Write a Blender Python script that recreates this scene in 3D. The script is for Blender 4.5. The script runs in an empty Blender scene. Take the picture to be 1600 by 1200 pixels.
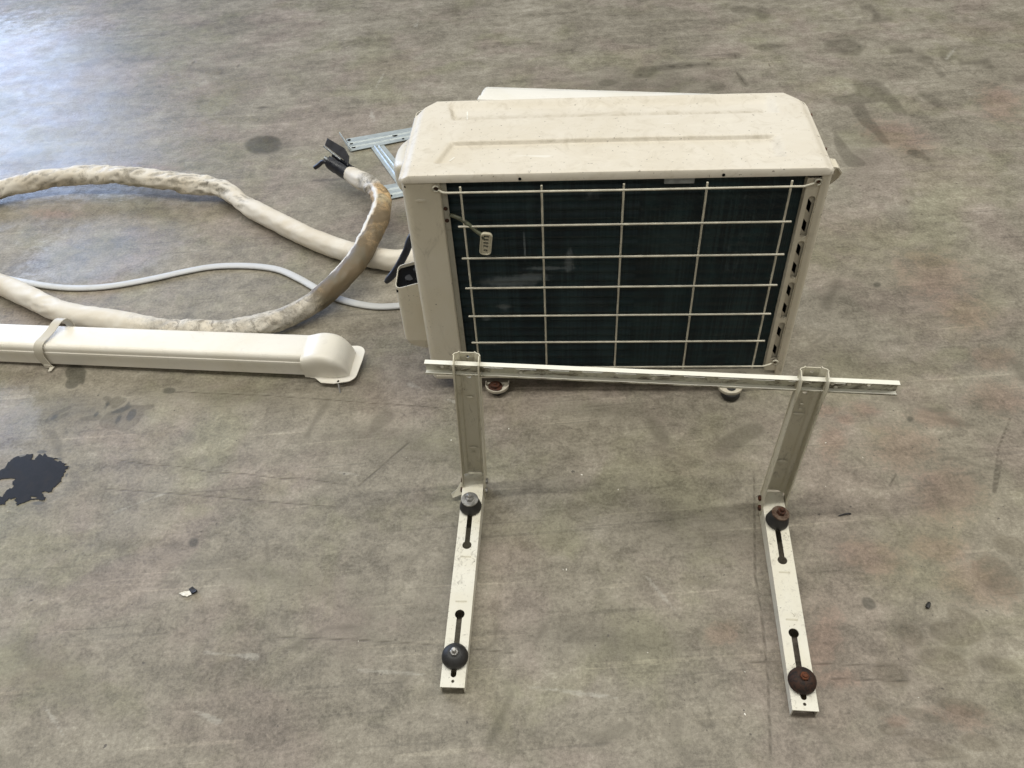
import bpy, math, random
import numpy as np
from mathutils import Vector, Matrix, noise

random.seed(4)
SC = bpy.context.scene
COL = SC.collection
rad = math.radians

# ---------------------------------------------------------------- camera
PITCH, ROLL, FPX, CAMH = 0.788058, -0.071478, 1300.0, 1.3645
cp, sp, cr, sr = math.cos(PITCH), math.sin(PITCH), math.cos(ROLL), math.sin(ROLL)
_r, _f, _u = np.array([1, 0, 0.]), np.array([0, cp, -sp]), np.array([0, sp, cp])
CR, CU, CF = cr * _r + sr * _u, -sr * _r + cr * _u, _f
CP = np.array([0, 0, CAMH])
cam = bpy.data.cameras.new('camera')
cam.sensor_fit = 'HORIZONTAL'
cam.sensor_width = 36.0
cam.lens = 36.0 * FPX / 1600.0
cam.clip_start, cam.clip_end = 0.02, 200
co = bpy.data.objects.new('camera', cam)
COL.objects.link(co)
co.matrix_world = Matrix(((CR[0], CU[0], -CF[0], 0), (CR[1], CU[1], -CF[1], 0), (CR[2], CU[2], -CF[2], CAMH), (0, 0, 0, 1)))
SC.camera = co

# ---------------------------------------------------------------- light: a warehouse hall, tube rows overhead, open daylight door far to the left
W = bpy.data.worlds.new('World')
SC.world = W
W.use_nodes = True
bg = W.node_tree.nodes['Background']
bg.inputs[0].default_value = (1.0, 0.975, 0.92, 1)
bg.inputs[1].default_value = 0.10
SC.view_settings.view_transform = 'Standard'
SC.view_settings.look = 'None'
SC.view_settings.exposure = 0.0
SC.view_settings.gamma = 1.0


def area(name, loc, look, sx, sy, power, color):
    l = bpy.data.lights.new(name, 'AREA')
    l.shape, l.size, l.size_y = 'RECTANGLE', sx, sy
    l.energy, l.color = power, color
    o = bpy.data.objects.new(name, l)
    COL.objects.link(o)
    o.location = loc
    o.rotation_euler = (Vector(look) - Vector(loc)).to_track_quat('-Z', 'Y').to_euler()
    return o


WARM = (0.985, 0.97, 0.91)
area('tube_lamp_row', (0.3, 1.10, 6.0), (0.3, 1.101, 0), 15, 0.14, 545, WARM)
area('tube_lamp_row', (0.3, -4.2, 6.0), (0.3, -4.199, 0), 13, 0.3, 205, WARM)
area('tube_lamp_row', (0.3, 5.7, 6.0), (0.3, 5.701, 0), 13, 0.3, 190, WARM)
area('daylight_door', (-6.1, 8.2, 2.45), (0.0, 6.0, 0.7), 5.4, 4.7, 600, (0.52, 0.67, 1.0))


# ---------------------------------------------------------------- pixel -> place helpers (photo is 1600 x 1200)
def ray(px, py):
    return CR * (px - 800) / FPX + CU * (600 - py) / FPX + CF


def fl(px, py, h=0.0):
    d = ray(px, py)
    return CP + d * ((h - CAMH) / d[2])


def vy(px, py, y):
    d = ray(px, py)
    return CP + d * (y / d[1])


# ---------------------------------------------------------------- mesh helpers
class MB:
    def __init__(self):
        self.v, self.f = [], []

    def add(self, vs, fs, M=None):
        o = len(self.v)
        for p in vs:
            p = Vector(p)
            self.v.append(tuple(M @ p) if M is not None else tuple(p))
        self.f += [tuple(i + o for i in f) for f in fs]
        return self

    def box(self, x0, x1, y0, y1, z0, z1, M=None):
        vs = [(x0, y0, z0), (x1, y0, z0), (x1, y1, z0), (x0, y1, z0), (x0, y0, z1), (x1, y0, z1), (x1, y1, z1), (x0, y1, z1)]
        return self.add(vs, [(0, 3, 2, 1), (4, 5, 6, 7), (0, 1, 5, 4), (1, 2, 6, 5), (2, 3, 7, 6), (3, 0, 4, 7)], M)

    def tube(self, pts, r, seg=10, caps=True, flat=1.0):
        pts = [Vector(p) for p in pts]
        n = len(pts)
        rs = r if isinstance(r, (list, tuple)) else [r] * n
        vs, fs = [], []
        up = Vector((0, 0, 1))
        for i, p in enumerate(pts):
            t = (pts[min(i + 1, n - 1)] - pts[max(i - 1, 0)]).normalized()
            if abs(t.z) > 0.95:
                a = Vector((1, 0, 0)) - t * t.x
            else:
                a = t.cross(up)
            a.normalize()
            b = a.cross(t).normalized()
            for k in range(seg):
                th = 2 * math.pi * k / seg
                vs.append(p + a * rs[i] * math.cos(th) + b * rs[i] * flat * math.sin(th))
        for i in range(n - 1):
            for k in range(seg):
                k2 = (k + 1) % seg
                fs.append((i * seg + k, i * seg + k2, (i + 1) * seg + k2, (i + 1) * seg + k))
        if caps:
            fs.append(tuple(range(seg)))
            fs.append(tuple((n - 1) * seg + k for k in reversed(range(seg))))
        return self.add(vs, fs)

    def lathe(self, prof, M=None, seg=20, hexa=False):
        vs, fs = [], []
        for (r, z) in prof:
            for k in range(seg):
                th = 2 * math.pi * k / seg
                vs.append((r * math.cos(th), r * math.sin(th), z))
        m = len(prof)
        for i in range(m - 1):
            for k in range(seg):
                k2 = (k + 1) % seg
                fs.append((i * seg + k, i * seg + k2, (i + 1) * seg + k2, (i + 1) * seg + k))
        fs.append(tuple(reversed(range(seg))))
        fs.append(tuple((m - 1) * seg + k for k in range(seg)))
        return self.add(vs, fs, M)

    def sheet(self, prof, z0, z1, th, M=None, closed=False):
        """vertical sheet metal: a plan polyline with thickness, from z0 to z1 (callables of index allowed)"""
        P = [Vector((x, y)) for x, y in prof]
        n = len(P)
        N = []
        for i in range(n):
            a = P[(i - 1) % n] if (closed or i > 0) else P[i]
            b = P[(i + 1) % n] if (closed or i < n - 1) else P[i]
            t = (b - a).normalized()
            N.append(Vector((-t.y, t.x)))
        vs, fs = [], []
        for i in range(n):
            q = P[i] + N[i] * th
            a0 = z0(i) if callable(z0) else z0
            a1 = z1(i) if callable(z1) else z1
            vs += [(P[i].x, P[i].y, a0), (P[i].x, P[i].y, a1), (q.x, q.y, a1), (q.x, q.y, a0)]
        for i in range(n if closed else n - 1):
            j = (i + 1) % n
            for k in range(4):
                k2 = (k + 1) % 4
                fs.append((i * 4 + k, j * 4 + k, j * 4 + k2, i * 4 + k2))
        if not closed:
            fs += [(0, 1, 2, 3), ((n - 1) * 4 + 3, (n - 1) * 4 + 2, (n - 1) * 4 + 1, (n - 1) * 4)]
        return self.add(vs, fs, M)

    def plate(self, outer, holes, th, M=None):
        """flat plate in local xy, z from -th to 0, with real holes"""
        cu = bpy.data.curves.new('plate_tmp', 'CURVE')
        cu.dimensions = '2D'
        cu.fill_mode = 'BOTH'
        cu.extrude = th / 2
        for loop in [outer] + list(holes):
            s = cu.splines.new('POLY')
            s.points.add(len(loop) - 1)
            for i, (x, y) in enumerate(loop):
                s.points[i].co = (x, y, 0, 1)
            s.use_cyclic_u = True
        ob = bpy.data.objects.new('plate_tmp', cu)
        me = bpy.data.meshes.new_from_object(ob)
        T = Matrix.Translation((0, 0, -th / 2))
        self.add([T @ v.co for v in me.vertices], [tuple(p.vertices) for p in me.polygons], M)
        bpy.data.objects.remove(ob)
        bpy.data.meshes.remove(me)
        bpy.data.curves.remove(cu)
        return self

    def build(self, name, mat, parent=None, smooth=None, bevel=None, seg=2, attrs=None, weld=True):
        me = bpy.data.meshes.new(name)
        me.from_pydata([tuple(v) for v in self.v], [], self.f)
        if attrs:
            for an, arr in attrs.items():
                a = me.color_attributes.new(an, 'FLOAT_COLOR', 'POINT')
                a.data.foreach_set('color', np.asarray(arr, dtype=np.float32).ravel())
        import bmesh
        bm = bmesh.new()
        bm.from_mesh(me)
        if weld:
            bmesh.ops.remove_doubles(bm, verts=bm.verts, dist=1e-6)
        bmesh.ops.recalc_face_normals(bm, faces=bm.faces)
        bm.to_mesh(me)
        bm.free()
        me.materials.append(mat)
        o = bpy.data.objects.new(name, me)
        COL.objects.link(o)
        if parent is not None:
            o.parent = parent
        if bevel:
            b = o.modifiers.new('bevel', 'BEVEL')
            b.width, b.segments, b.limit_method, b.angle_limit = bevel, seg, 'ANGLE', rad(35)
            b.use_clamp_overlap = True
            smooth = smooth or 40
        if smooth:
            me.polygons.foreach_set('use_smooth', [True] * len(me.polygons))
            try:
                me.set_sharp_from_angle(angle=rad(smooth))
            except Exception:
                pass
        return o


def tag(o, label=None, cat=None, group=None, kind=None):
    if label: o['label'] = label
    if cat: o['category'] = cat
    if group: o['group'] = group
    if kind: o['kind'] = kind
    return o


def thing(name, label, cat, loc=(0, 0, 0), rotz=0.0, group=None):
    o = bpy.data.objects.new(name, None)
    COL.objects.link(o)
    o.empty_display_size = 0.05
    o.location = loc
    o.rotation_euler = (0, 0, rotz)
    return tag(o, label, cat, group)


def rrect(x0, x1, y0, y1, r, n=5):
    out = []
    for cx, cy, a0 in ((x1 - r, y1 - r, 0), (x0 + r, y1 - r, 90), (x0 + r, y0 + r, 180), (x1 - r, y0 + r, 270)):
        for k in range(n + 1):
            a = rad(a0 + 90 * k / n)
            out.append((cx + r * math.cos(a), cy + r * math.sin(a)))
    return out


def circ(cx, cy, r, n=16):
    return [(cx + r * math.cos(2 * math.pi * k / n), cy + r * math.sin(2 * math.pi * k / n)) for k in range(n)]


def smooth_path(pts, step=0.01):
    """Catmull-Rom through the points"""
    P = [np.array(p, float) for p in pts]
    P = [2 * P[0] - P[1]] + P + [2 * P[-1] - P[-2]]
    out = []
    for i in range(1, len(P) - 2):
        a, b, c, d = P[i - 1:i + 3]
        n = max(2, int(np.linalg.norm(c - b) / step))
        for k in range(n):
            t = k / n
            out.append(0.5 * (2 * b + (c - a) * t + (2 * a - 5 * b + 4 * c - d) * t * t + (-a + 3 * b - 3 * c + d) * t ** 3))
    out.append(P[-2])
    return out


# ---------------------------------------------------------------- material helpers
class NT:
    def __init__(self, name):
        self.m = bpy.data.materials.new(name)
        self.m.use_nodes = True
        self.t = self.m.node_tree
        self.b = self.t.nodes['Principled BSDF']
        self.tc = self.t.nodes.new('ShaderNodeTexCoord').outputs['Object']

    def n(self, typ, **kw):
        nd = self.t.nodes.new(typ)
        for k, v in kw.items():
            setattr(nd, k, v)
        return nd

    def link(self, a, b):
        self.t.links.new(a, b)

    def val(self, sock, x):
        if hasattr(x, 'is_output'):
            self.link(x, sock)
        elif isinstance(x, (tuple, list)) and len(x) == 3 and sock.type == 'RGBA':
            sock.default_value = (*x, 1)
        else:
            sock.default_value = x

    def noise(self, scale, detail=4, rough=0.55, dist=0.0, vec=None, stretch=None, rot=0.0, off=(0, 0, 0)):
        nd = self.n('ShaderNodeTexNoise')
        v = vec or self.tc
        if stretch or rot or any(off):
            mp = self.n('ShaderNodeMapping')
            mp.inputs['Scale'].default_value = stretch or (1, 1, 1)
            mp.inputs['Rotation'].default_value = (0, 0, rad(rot))
            mp.inputs['Location'].default_value = off
            self.link(v, mp.inputs[0])
            v = mp.outputs[0]
        self.link(v, nd.inputs['Vector'])
        nd.inputs['Scale'].default_value = scale
        nd.inputs['Detail'].default_value = detail
        nd.inputs['Roughness'].default_value = rough
        nd.inputs['Distortion'].default_value = dist
        return nd.outputs['Fac']

    def ramp(self, fac, a, b, lo=0.0, hi=1.0):
        nd = self.n('ShaderNodeMapRange')
        nd.interpolation_type = 'SMOOTHSTEP'
        self.val(nd.inputs[0], fac)
        for i, x in enumerate((a, b, lo, hi)):
            nd.inputs[1 + i].default_value = x
        return nd.outputs[0]

    def math(self, op, a, b=0.0, clamp=False):
        nd = self.n('ShaderNodeMath', operation=op, use_clamp=clamp)
        self.val(nd.inputs[0], a)
        self.val(nd.inputs[1], b)
        return nd.outputs[0]

    def mix(self, fac, a, b, mode='MIX'):
        nd = self.n('ShaderNodeMix', data_type='RGBA', blend_type=mode)
        self.val(nd.inputs[0], fac)
        self.val(nd.inputs[6], a)
        self.val(nd.inputs[7], b)
        return nd.outputs[2]

    def attr(self, name):
        a = self.n('ShaderNodeAttribute')
        a.attribute_name = name
        s = self.n('ShaderNodeSeparateColor')
        self.link(a.outputs['Color'], s.inputs[0])
        return s.outputs[0], s.outputs[1], s.outputs[2], a.outputs['Alpha']

    def bump(self, h, strength=0.3, dist=0.002):
        b = self.n('ShaderNodeBump')
        b.inputs['Strength'].default_value = strength
        b.inputs['Distance'].default_value = dist
        self.link(h, b.inputs['Height'])
        self.link(b.outputs[0], self.b.inputs['Normal'])

    def out(self, color, rough, metal=0.0, spec=0.5):
        self.val(self.b.inputs['Base Color'], color)
        self.val(self.b.inputs['Roughness'], rough)
        self.val(self.b.inputs['Metallic'], metal)
        self.val(self.b.inputs['Specular IOR Level'], spec)
        return self.m


def painted(name, base, dirt=(0.16, 0.13, 0.085), amount=0.35, spots=0.5, rough=0.42, scale=1.0, chips=None):
    """old enamel or plastic: yellowing patches, greasy film, small specks, optional chips"""
    k = NT(name)
    big = k.noise(5 * scale, 5, 0.6, 0.6)
    film = k.noise(22 * scale, 6, 0.7, 1.2, stretch=(1, 1, 0.5))
    speck = k.noise(150 * scale, 2, 0.5)
    gate = k.noise(9 * scale, 3, 0.5, off=(3.1, 1.7, 0.4))
    c = k.mix(k.ramp(big, 0.35, 0.7, 0, 0.55), base, tuple(x * y for x, y in zip(base, (0.90, 0.87, 0.78))))
    c = k.mix(k.ramp(film, 0.52, 0.78, 0, amount), c, dirt)
    sp_ = k.math('MULTIPLY', k.ramp(speck, 0.66, 0.74, 0, 1), k.ramp(gate, 0.5, 0.62, 0, spots))
    c = k.mix(sp_, c, (0.05, 0.04, 0.03))
    sc_ = k.math('MULTIPLY', k.ramp(k.noise(34 * scale, 6, 0.75, 1.5, stretch=(1, 1, 0.45), off=(5, 9, 1)), 0.53, 0.68), k.ramp(k.noise(4 * scale, 3, 0.5, off=(1, 6, 8)), 0.46, 0.62, 0, spots * 0.75))
    c = k.mix(sc_, c, (0.13, 0.105, 0.075))
    if chips:
        c = k.mix(k.ramp(k.noise(60 * scale, 3, 0.6, 1.0, off=(7, 2, 5)), 0.70, 0.73, 0, 0.8), c, chips)
    r = k.ramp(film, 0.3, 0.8, rough - 0.06, rough + 0.2)
    k.bump(k.noise(260 * scale, 2), 0.06, 0.001)
    return k.out(c, r)


M = {}
M['ac'] = painted('cream_enamel', (0.66, 0.61, 0.50), amount=0.42, spots=0.85)
M['ac_base'] = painted('cream_enamel_base', (0.62, 0.57, 0.465), amount=0.45, spots=0.7)
M['bracket'] = painted('white_enamel_steel', (0.72, 0.69, 0.59), amount=0.45, spots=0.9, rough=0.38, scale=2.0, chips=(0.16, 0.11, 0.07))
M['bracket_up'] = painted('cream_enamel_steel', (0.60, 0.565, 0.455), amount=0.45, spots=0.8, rough=0.36, scale=2.0)
M['duct'] = painted('white_plastic', (0.84, 0.80, 0.71), amount=0.10, spots=0.15, rough=0.34)
M['strap'] = painted('grey_plastic', (0.60, 0.56, 0.47), amount=0.12, spots=0.1, rough=0.4)
M['indoor'] = painted('ivory_plastic', (0.82, 0.79, 0.71), amount=0.12, spots=0.1, rough=0.35)
M['strip'] = painted('grey_pvc', (0.58, 0.59, 0.60), amount=0.10, spots=0.1, rough=0.45)


def simple(name, col, rough, metal=0.0, var=0.25, scale=60, bump=0.1, spec=0.5):
    k = NT(name)
    nz = k.noise(scale, 5, 0.6, 0.5)
    c = k.mix(k.ramp(nz, 0.3, 0.75), tuple(x * (1 - var) for x in col), tuple(min(1, x * (1 + var)) for x in col))
    k.bump(nz, bump, 0.001)
    return k.out(c, k.ramp(nz, 0.2, 0.8, max(0.05, rough - 0.1), min(1, rough + 0.1)), metal, spec)


M['wire'] = simple('wire_coating', (0.56, 0.525, 0.42), 0.4, 0, 0.2, 40)
M['rubber'] = simple('black_rubber', (0.018, 0.017, 0.016), 0.55, 0, 0.4, 80)
M['black'] = simple('black_plastic', (0.014, 0.015, 0.02), 0.38, 0, 0.3, 60)
M['dark'] = simple('opening_shade', (0.006, 0.006, 0.006), 0.95, spec=0.05)  # near-black colour standing in for the shade inside openings
M['steel'] = simple('dull_steel', (0.34, 0.33, 0.31), 0.42, 0.85, 0.3, 90)
M['chalk'] = simple('white_paper', (0.80, 0.77, 0.68), 0.8)
M['tab'] = simple('pale_steel', (0.30, 0.32, 0.33), 0.4, 0.6)
M['tab_dirty'] = painted('dirty_pale_steel', (0.36, 0.34, 0.28), amount=0.7, spots=1.0, scale=3)
M['clip'] = painted('clip_plastic', (0.56, 0.52, 0.40), amount=0.3, spots=0.5, scale=4)
M['lead'] = simple('green_grey_cable', (0.10, 0.105, 0.065), 0.55, 0, 0.4, 80)


def rusty(name, a, b, thr=0.5, metal=0.2):
    k = NT(name)
    nz = k.noise(120, 5, 0.65, 0.8)
    c = k.mix(k.ramp(nz, thr - 0.12, thr + 0.12), a, b)
    k.bump(nz, 0.35, 0.001)
    return k.out(c, 0.7, metal, 0.3)


M['rust'] = rusty('rusted_steel', (0.10, 0.036, 0.018), (0.045, 0.024, 0.017))
M['rust_bright'] = rusty('orange_rust', (0.14, 0.045, 0.018), (0.06, 0.024, 0.013))
M['rust_rubber'] = rusty('rust_stained_rubber', (0.045, 0.022, 0.014), (0.016, 0.012, 0.010), 0.52, 0)
M['rust_washer'] = rusty('rust_stained_washer', (0.16, 0.115, 0.085), (0.08, 0.045, 0.03), 0.5, 0.5)


def galv():
    k = NT('galvanised_steel')
    v = k.n('ShaderNodeTexVoronoi')
    v.inputs['Scale'].default_value = 55
    k.link(k.tc, v.inputs['Vector'])
    nz = k.noise(14, 4, 0.6, 0.5)
    c = k.mix(v.outputs['Distance'], (0.56, 0.61, 0.60), (0.46, 0.51, 0.51))
    c = k.mix(k.ramp(nz, 0.5, 0.75, 0, 0.5), c, (0.22, 0.23, 0.21))
    return k.out(c, k.ramp(nz, 0.3, 0.7, 0.42, 0.6), 0.55)


M['galv'] = galv()


def coil_mat():
    k = NT('black_coil_fins')
    nz = k.noise(18, 5, 0.65, 0.8, stretch=(1, 1, 0.6))
    dust = k.noise(7, 5, 0.7, 1.0, off=(1.3, 0, 2.2))
    fine = k.noise(420, 2, 0.6)
    c = k.mix(k.ramp(nz, 0.4, 0.75), (0.012, 0.026, 0.032), (0.022, 0.060, 0.066))
    c = k.mix(k.math('MULTIPLY', k.ramp(dust, 0.56, 0.76, 0, 0.65), k.ramp(fine, 0.35, 0.7)), c, (0.10, 0.125, 0.13))
    c = k.mix(k.ramp(k.noise(230, 1, 0.5, off=(4, 4, 4)), 0.76, 0.80, 0, 0.5), c, (0.22, 0.25, 0.25))
    sm_, ti_, _, _ = k.attr('dust')
    c = k.mix(k.ramp(ti_, 0.35, 1.0, 0, 0.8), c, (0.040, 0.075, 0.080))
    st = k.noise(110, 4, 0.7, 0.3, stretch=(1, 1, 0.35), off=(6, 0, 1))
    c = k.mix(k.ramp(k.math('ADD', sm_, k.math('MULTIPLY', st, 0.9)), 0.62, 1.05, 0, 0.85), c, (0.24, 0.28, 0.29))
    return k.out(c, 0.42, 0.0, 0.5)


M['coil'] = coil_mat()


# ---------------------------------------------------------------- the floor
def axis_lines(a, b, lo, hi, step, grow=1.045):
    xs = list(np.arange(a, b, step))
    s, x = step, a
    while x > lo:
        s = min(s * grow, 0.25)
        x -= s
        xs.insert(0, x)
    s, x = step, xs[-1]
    while x < hi:
        s = min(s * grow, 0.25)
        x += s
        xs.append(x)
    return np.array(xs)


def build_floor():
    xs = axis_lines(-1.15, 0.95, -14, 12, 0.0055)
    ys = axis_lines(0.42, 1.95, -9, 22, 0.0055)
    X, Y = np.meshgrid(xs, ys)
    nx, ny = len(xs), len(ys)
    rng0 = np.random.RandomState(3)

    def blob(px, py, rx, ry, ang=0.0, soft=1.0):
        """ellipse of pixel half sizes at a pixel, laid on the floor; value 1 at the centre, 0.5 at the edge, 0 at twice the radius"""
        c = fl(px, py)[:2]
        ex = fl(px + rx * math.cos(ang), py + rx * math.sin(ang))[:2] - c
        ey = fl(px - ry * math.sin(ang), py + ry * math.cos(ang))[:2] - c
        A = np.linalg.inv(np.array([ex, ey]).T)
        u = A[0, 0] * (X - c[0]) + A[0, 1] * (Y - c[1])
        v = A[1, 0] * (X - c[0]) + A[1, 1] * (Y - c[1])
        return np.clip(1 - 0.5 * np.hypot(u, v), 0, 1)

    # slow random field that breaks long marks up
    kx, ky = rng0.normal(0, 26, (2, 24))
    blot = sum(np.sin(a * X + b * Y + p) for a, b, p in zip(kx, ky, rng0.uniform(0, 6.3, 24))) / 3.5

    def stroke(pts, wid, world=False, into=None, gain=1.0):
        """soft line of half width wid along pixel points; 1 in the middle, 0 at twice the half width"""
        w = max(wid, 0.0045)
        P = [np.array(p) if world else fl(*p)[:2] for p in pts]
        A = np.array(P)
        m = 2 * w + 0.01
        i0, i1 = np.searchsorted(xs, A[:, 0].min() - m), np.searchsorted(xs, A[:, 0].max() + m)
        j0, j1 = np.searchsorted(ys, A[:, 1].min() - m), np.searchsorted(ys, A[:, 1].max() + m)
        if i1 <= i0 or j1 <= j0:
            return
        XX, YY = X[j0:j1, i0:i1], Y[j0:j1, i0:i1]
        d = np.full(XX.shape, 9.0)
        for p, q in zip(P[:-1], P[1:]):
            e = q - p
            t = np.clip(((XX - p[0]) * e[0] + (YY - p[1]) * e[1]) / max(e @ e, 1e-9), 0, 1)
            d = np.minimum(d, np.hypot(XX - p[0] - t * e[0], YY - p[1] - t * e[1]))
        v = gain * np.clip(1 - (d + (0.6 * w * blot[j0:j1, i0:i1] if into is not line else 0)) / (2 * w), 0, 1)
        into[j0:j1, i0:i1] = np.maximum(into[j0:j1, i0:i1], v)

    Z = np.zeros_like(X)
    damp, red, lite, line = Z.copy(), Z.copy(), Z.copy(), Z.copy()
    grime, gloss, smear, plates = Z.copy(), Z.copy(), Z.copy(), Z.copy()
    mx = np.maximum

    # damp, dark stains with an edge of their own
    for a in ((412, 226, 30, 15, 0, 0.95), (463, 225, 18, 7, 0, 0.55), (118, 582, 15, 12, 0.2, 1.1), (113, 598, 11, 8, -0.4, 1.05), (128, 592, 5, 9, 0, 1.0), (66, 706, 9, 3, 0, 0.95), (92, 717, 8, 2.5, 0, 0.9), (107, 730, 4, 3, 0, 0.9), (30, 716, 14, 4, -0.3, 0.95), (60, 786, 12, 3, -0.1, 0.95), (104, 742, 3, 4, 0, 0.9), (264, 610, 12, 6, 0, 0.85),
              (303, 848, 12, 9, -0.7, 0.8), (314, 831, 4, 3, 0, 0.8), (1357, 943, 14, 10, 0.5, 0.85), (1366, 611, 9, 6, 0, 0.75),
              (190, 640, 30, 7, -0.35, 0.70), (205, 648, 8, 14, 0.6, 0.8), (185, 655, 6, 14, 0.6, 0.75), (168, 632, 6, 14, 0.6, 0.62), (150, 648, 5, 13, 0.6, 0.6),
              (85, 652, 14, 6, -0.6, 0.62), (200, 632, 5, 12, 0.5, 0.6), (1422, 655, 9, 8, 0.4, 0.75), (1344, 75, 18, 5, 0.3, 0.6),
              (1240, 75, 10, 3, 0, 0.7), (1065, 107, 30, 6, -0.15, 0.55), (1310, 200, 10, 26, -0.5, 0.5), (1350, 215, 9, 30, -0.6, 0.5),
              (1180, 52, 60, 4, -0.1, 0.4), (1315, 68, 26, 9, 0.1, 0.5), (1360, 130, 24, 7, 0, 0.45), (1430, 110, 9, 30, -0.5, 0.45),
              (1300, 445, 18, 8, 0, 0.3), (1370, 445, 9, 6, 0, 0.7), (1462, 945, 3, 5, 0.3, 0.5), (110, 780, 3, 2, 0, 0.7), (345, 860, 6, 5, 0.7, 0.4)):
        damp = mx(damp, a[5] * blob(*a[:5]))
    # smears and tyre scuffs
    for pts, w in (([(1354, 15), (1370, 22), (1386, 31)], .020), ([(1368, 34), (1395, 34)], .012), ([(1296, 65), (1333, 66)], .020), ([(1296, 72), (1338, 73)], .020), ([(1298, 79), (1336, 80)], .018),
                   ([(1444, 92), (1458, 106), (1471, 119)], .018), ([(1478, 88), (1503, 99), (1539, 101)], .016), ([(1334, 133), (1379, 135)], .012), ([(1336, 126), (1370, 125)], .012), ([(1345, 141), (1383, 142)], .012),
                   ([(1318, 155), (1367, 155)], .022), ([(1343, 169), (1361, 198), (1383, 223)], .014), ([(1383, 144), (1394, 160), (1408, 178)], .012), ([(1303, 200), (1313, 234), (1334, 254)], .014), ([(1430, 239), (1455, 252)], .010),
                   ([(1397, 81), (1424, 81)], .012), ([(1440, 146), (1455, 155), (1471, 166)], .014), ([(1513, 38), (1527, 40)], .018), ([(1160, 15), (1190, 22)], .02), ([(1000, 118), (1025, 108), (1055, 102), (1100, 104)], .022),
                   ([(1090, 104), (1130, 96), (1160, 82), (1210, 70)], .014), ([(945, 130), (975, 122)], .016), ([(1060, 133), (1125, 134)], .012), ([(1150, 112), (1166, 133)], .012), ([(1575, 120), (1600, 126)], .03),
                   ([(165, 622), (173, 626)], .006), ([(170, 630), (184, 622)], .007), ([(180, 633), (193, 625)], .0074), ([(220, 637), (237, 634)], .007), ([(175, 655), (210, 640)], .014), ([(185, 662), (193, 650)], .007),
                   ([(195, 665), (206, 657)], .007), ([(75, 657), (85, 647), (108, 637)], .006), ([(88, 655), (105, 647)], .006), ([(128, 654), (150, 652)], .007), ([(1010, 650), (1040, 690)], .014), ([(985, 800), (960, 770)], .012),
                   ([(1135, 700), (1180, 670)], .014), ([(560, 700), (600, 650)], .014), ([(700, 830), (640, 880)], .014), ([(790, 1080), (850, 980)], .010), ([(520, 610), (480, 680)], .010), ([(760, 1170), (800, 1080)], .010),
                   ([(935, 930), (960, 960)], .014), ([(1390, 620), (1470, 645)], .016), ([(1440, 650), (1530, 668)], .014), ([(1570, 560), (1600, 590)], .02), ([(640, 1050), (600, 1110)], .012), ([(1310, 440), (1290, 480)], .02)):
        stroke(pts, w, into=smear, gain=1.0 if pts[0][1] < 300 or w < 0.0075 or (pts[0][0] < 240 and pts[0][1] > 600) else 0.55)
    rw = np.random.RandomState(12)
    for _ in range(260):
        y0 = 0.45 + 6.5 * rw.rand() ** 1.7
        x0 = (rw.rand() * 2 - 1) * (0.6 + 0.60 * y0)
        a = rw.choice([0.5, -0.65, 1.2, 0.1, 2.2]) + rw.normal() * 0.25
        Ls = 0.02 + 0.09 * rw.rand() ** 2 * (0.5 + 0.3 * y0)
        bend = rw.normal() * 0.3
        pw = [(x0, y0), (x0 + Ls * math.cos(a), y0 + Ls * math.sin(a)), (x0 + 2 * Ls * math.cos(a + bend), y0 + 2 * Ls * math.sin(a + bend))]
        k0 = rw.rand()
        stroke(pw, 0.004 + 0.009 * rw.rand() * (0.6 + 0.2 * y0), True, smear if k0 < 0.6 else lite, 0.36 + 0.20 * rw.rand() if k0 < 0.6 else 0.25 + 0.18 * rw.rand())
    # broken paving-like worn patches, lower right
    for a in ((1440, 1118, 44, 12, 0.25), (1395, 1140, 28, 13, 0.1), (1500, 1105, 46, 12, 0.2), (1470, 1030, 40, 18, 0.35), (1395, 1055, 32, 18, 0.4),
              (1490, 990, 40, 18, 0.1), (1560, 900, 40, 26, 0.5), (1580, 855, 30, 16, 0.4), (1420, 990, 30, 20, 0.5), (1510, 970, 30, 14, 0.5), (1460, 1170, 50, 14, 0.3),
              (1560, 1040, 40, 16, 0.3), (1370, 1100, 26, 10, 0.3), (1530, 1160, 30, 12, 0.2)):
        plates = mx(plates, blob(*a))
    # dull red wear
    for a in ((1460, 430, 70, 40, 0.2), (1400, 210, 60, 24, 0.3), (1560, 160, 40, 30, 0.3), (1500, 480, 60, 30, 0.4), (1410, 700, 60, 40, 0.2), (1480, 770, 60, 50, 0.3),
              (1300, 690, 22, 34, 0.1), (1350, 640, 26, 14, 0.1), (1290, 640, 22, 12, 0), (1320, 655, 20, 9, 0.1), (1360, 870, 60, 30, 0.3), (1470, 860, 50, 26, 0.2),
              (1530, 910, 70, 40, 0.3), (1400, 1125, 24, 10, 0.1), (1500, 1120, 50, 20, 0.2), (1290, 1000, 30, 60, 0.1), (1310, 1060, 40, 20, 0), (1560, 620, 50, 30, 0.2),
              (1130, 990, 30, 20, 0), (1460, 655, 50, 14, 0.15), (1550, 560, 40, 20, 0), (90, 335, 50, 8, 0), (230, 265, 60, 10, 0)):
        red = mx(red, 0.8 * blob(*a))
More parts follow.
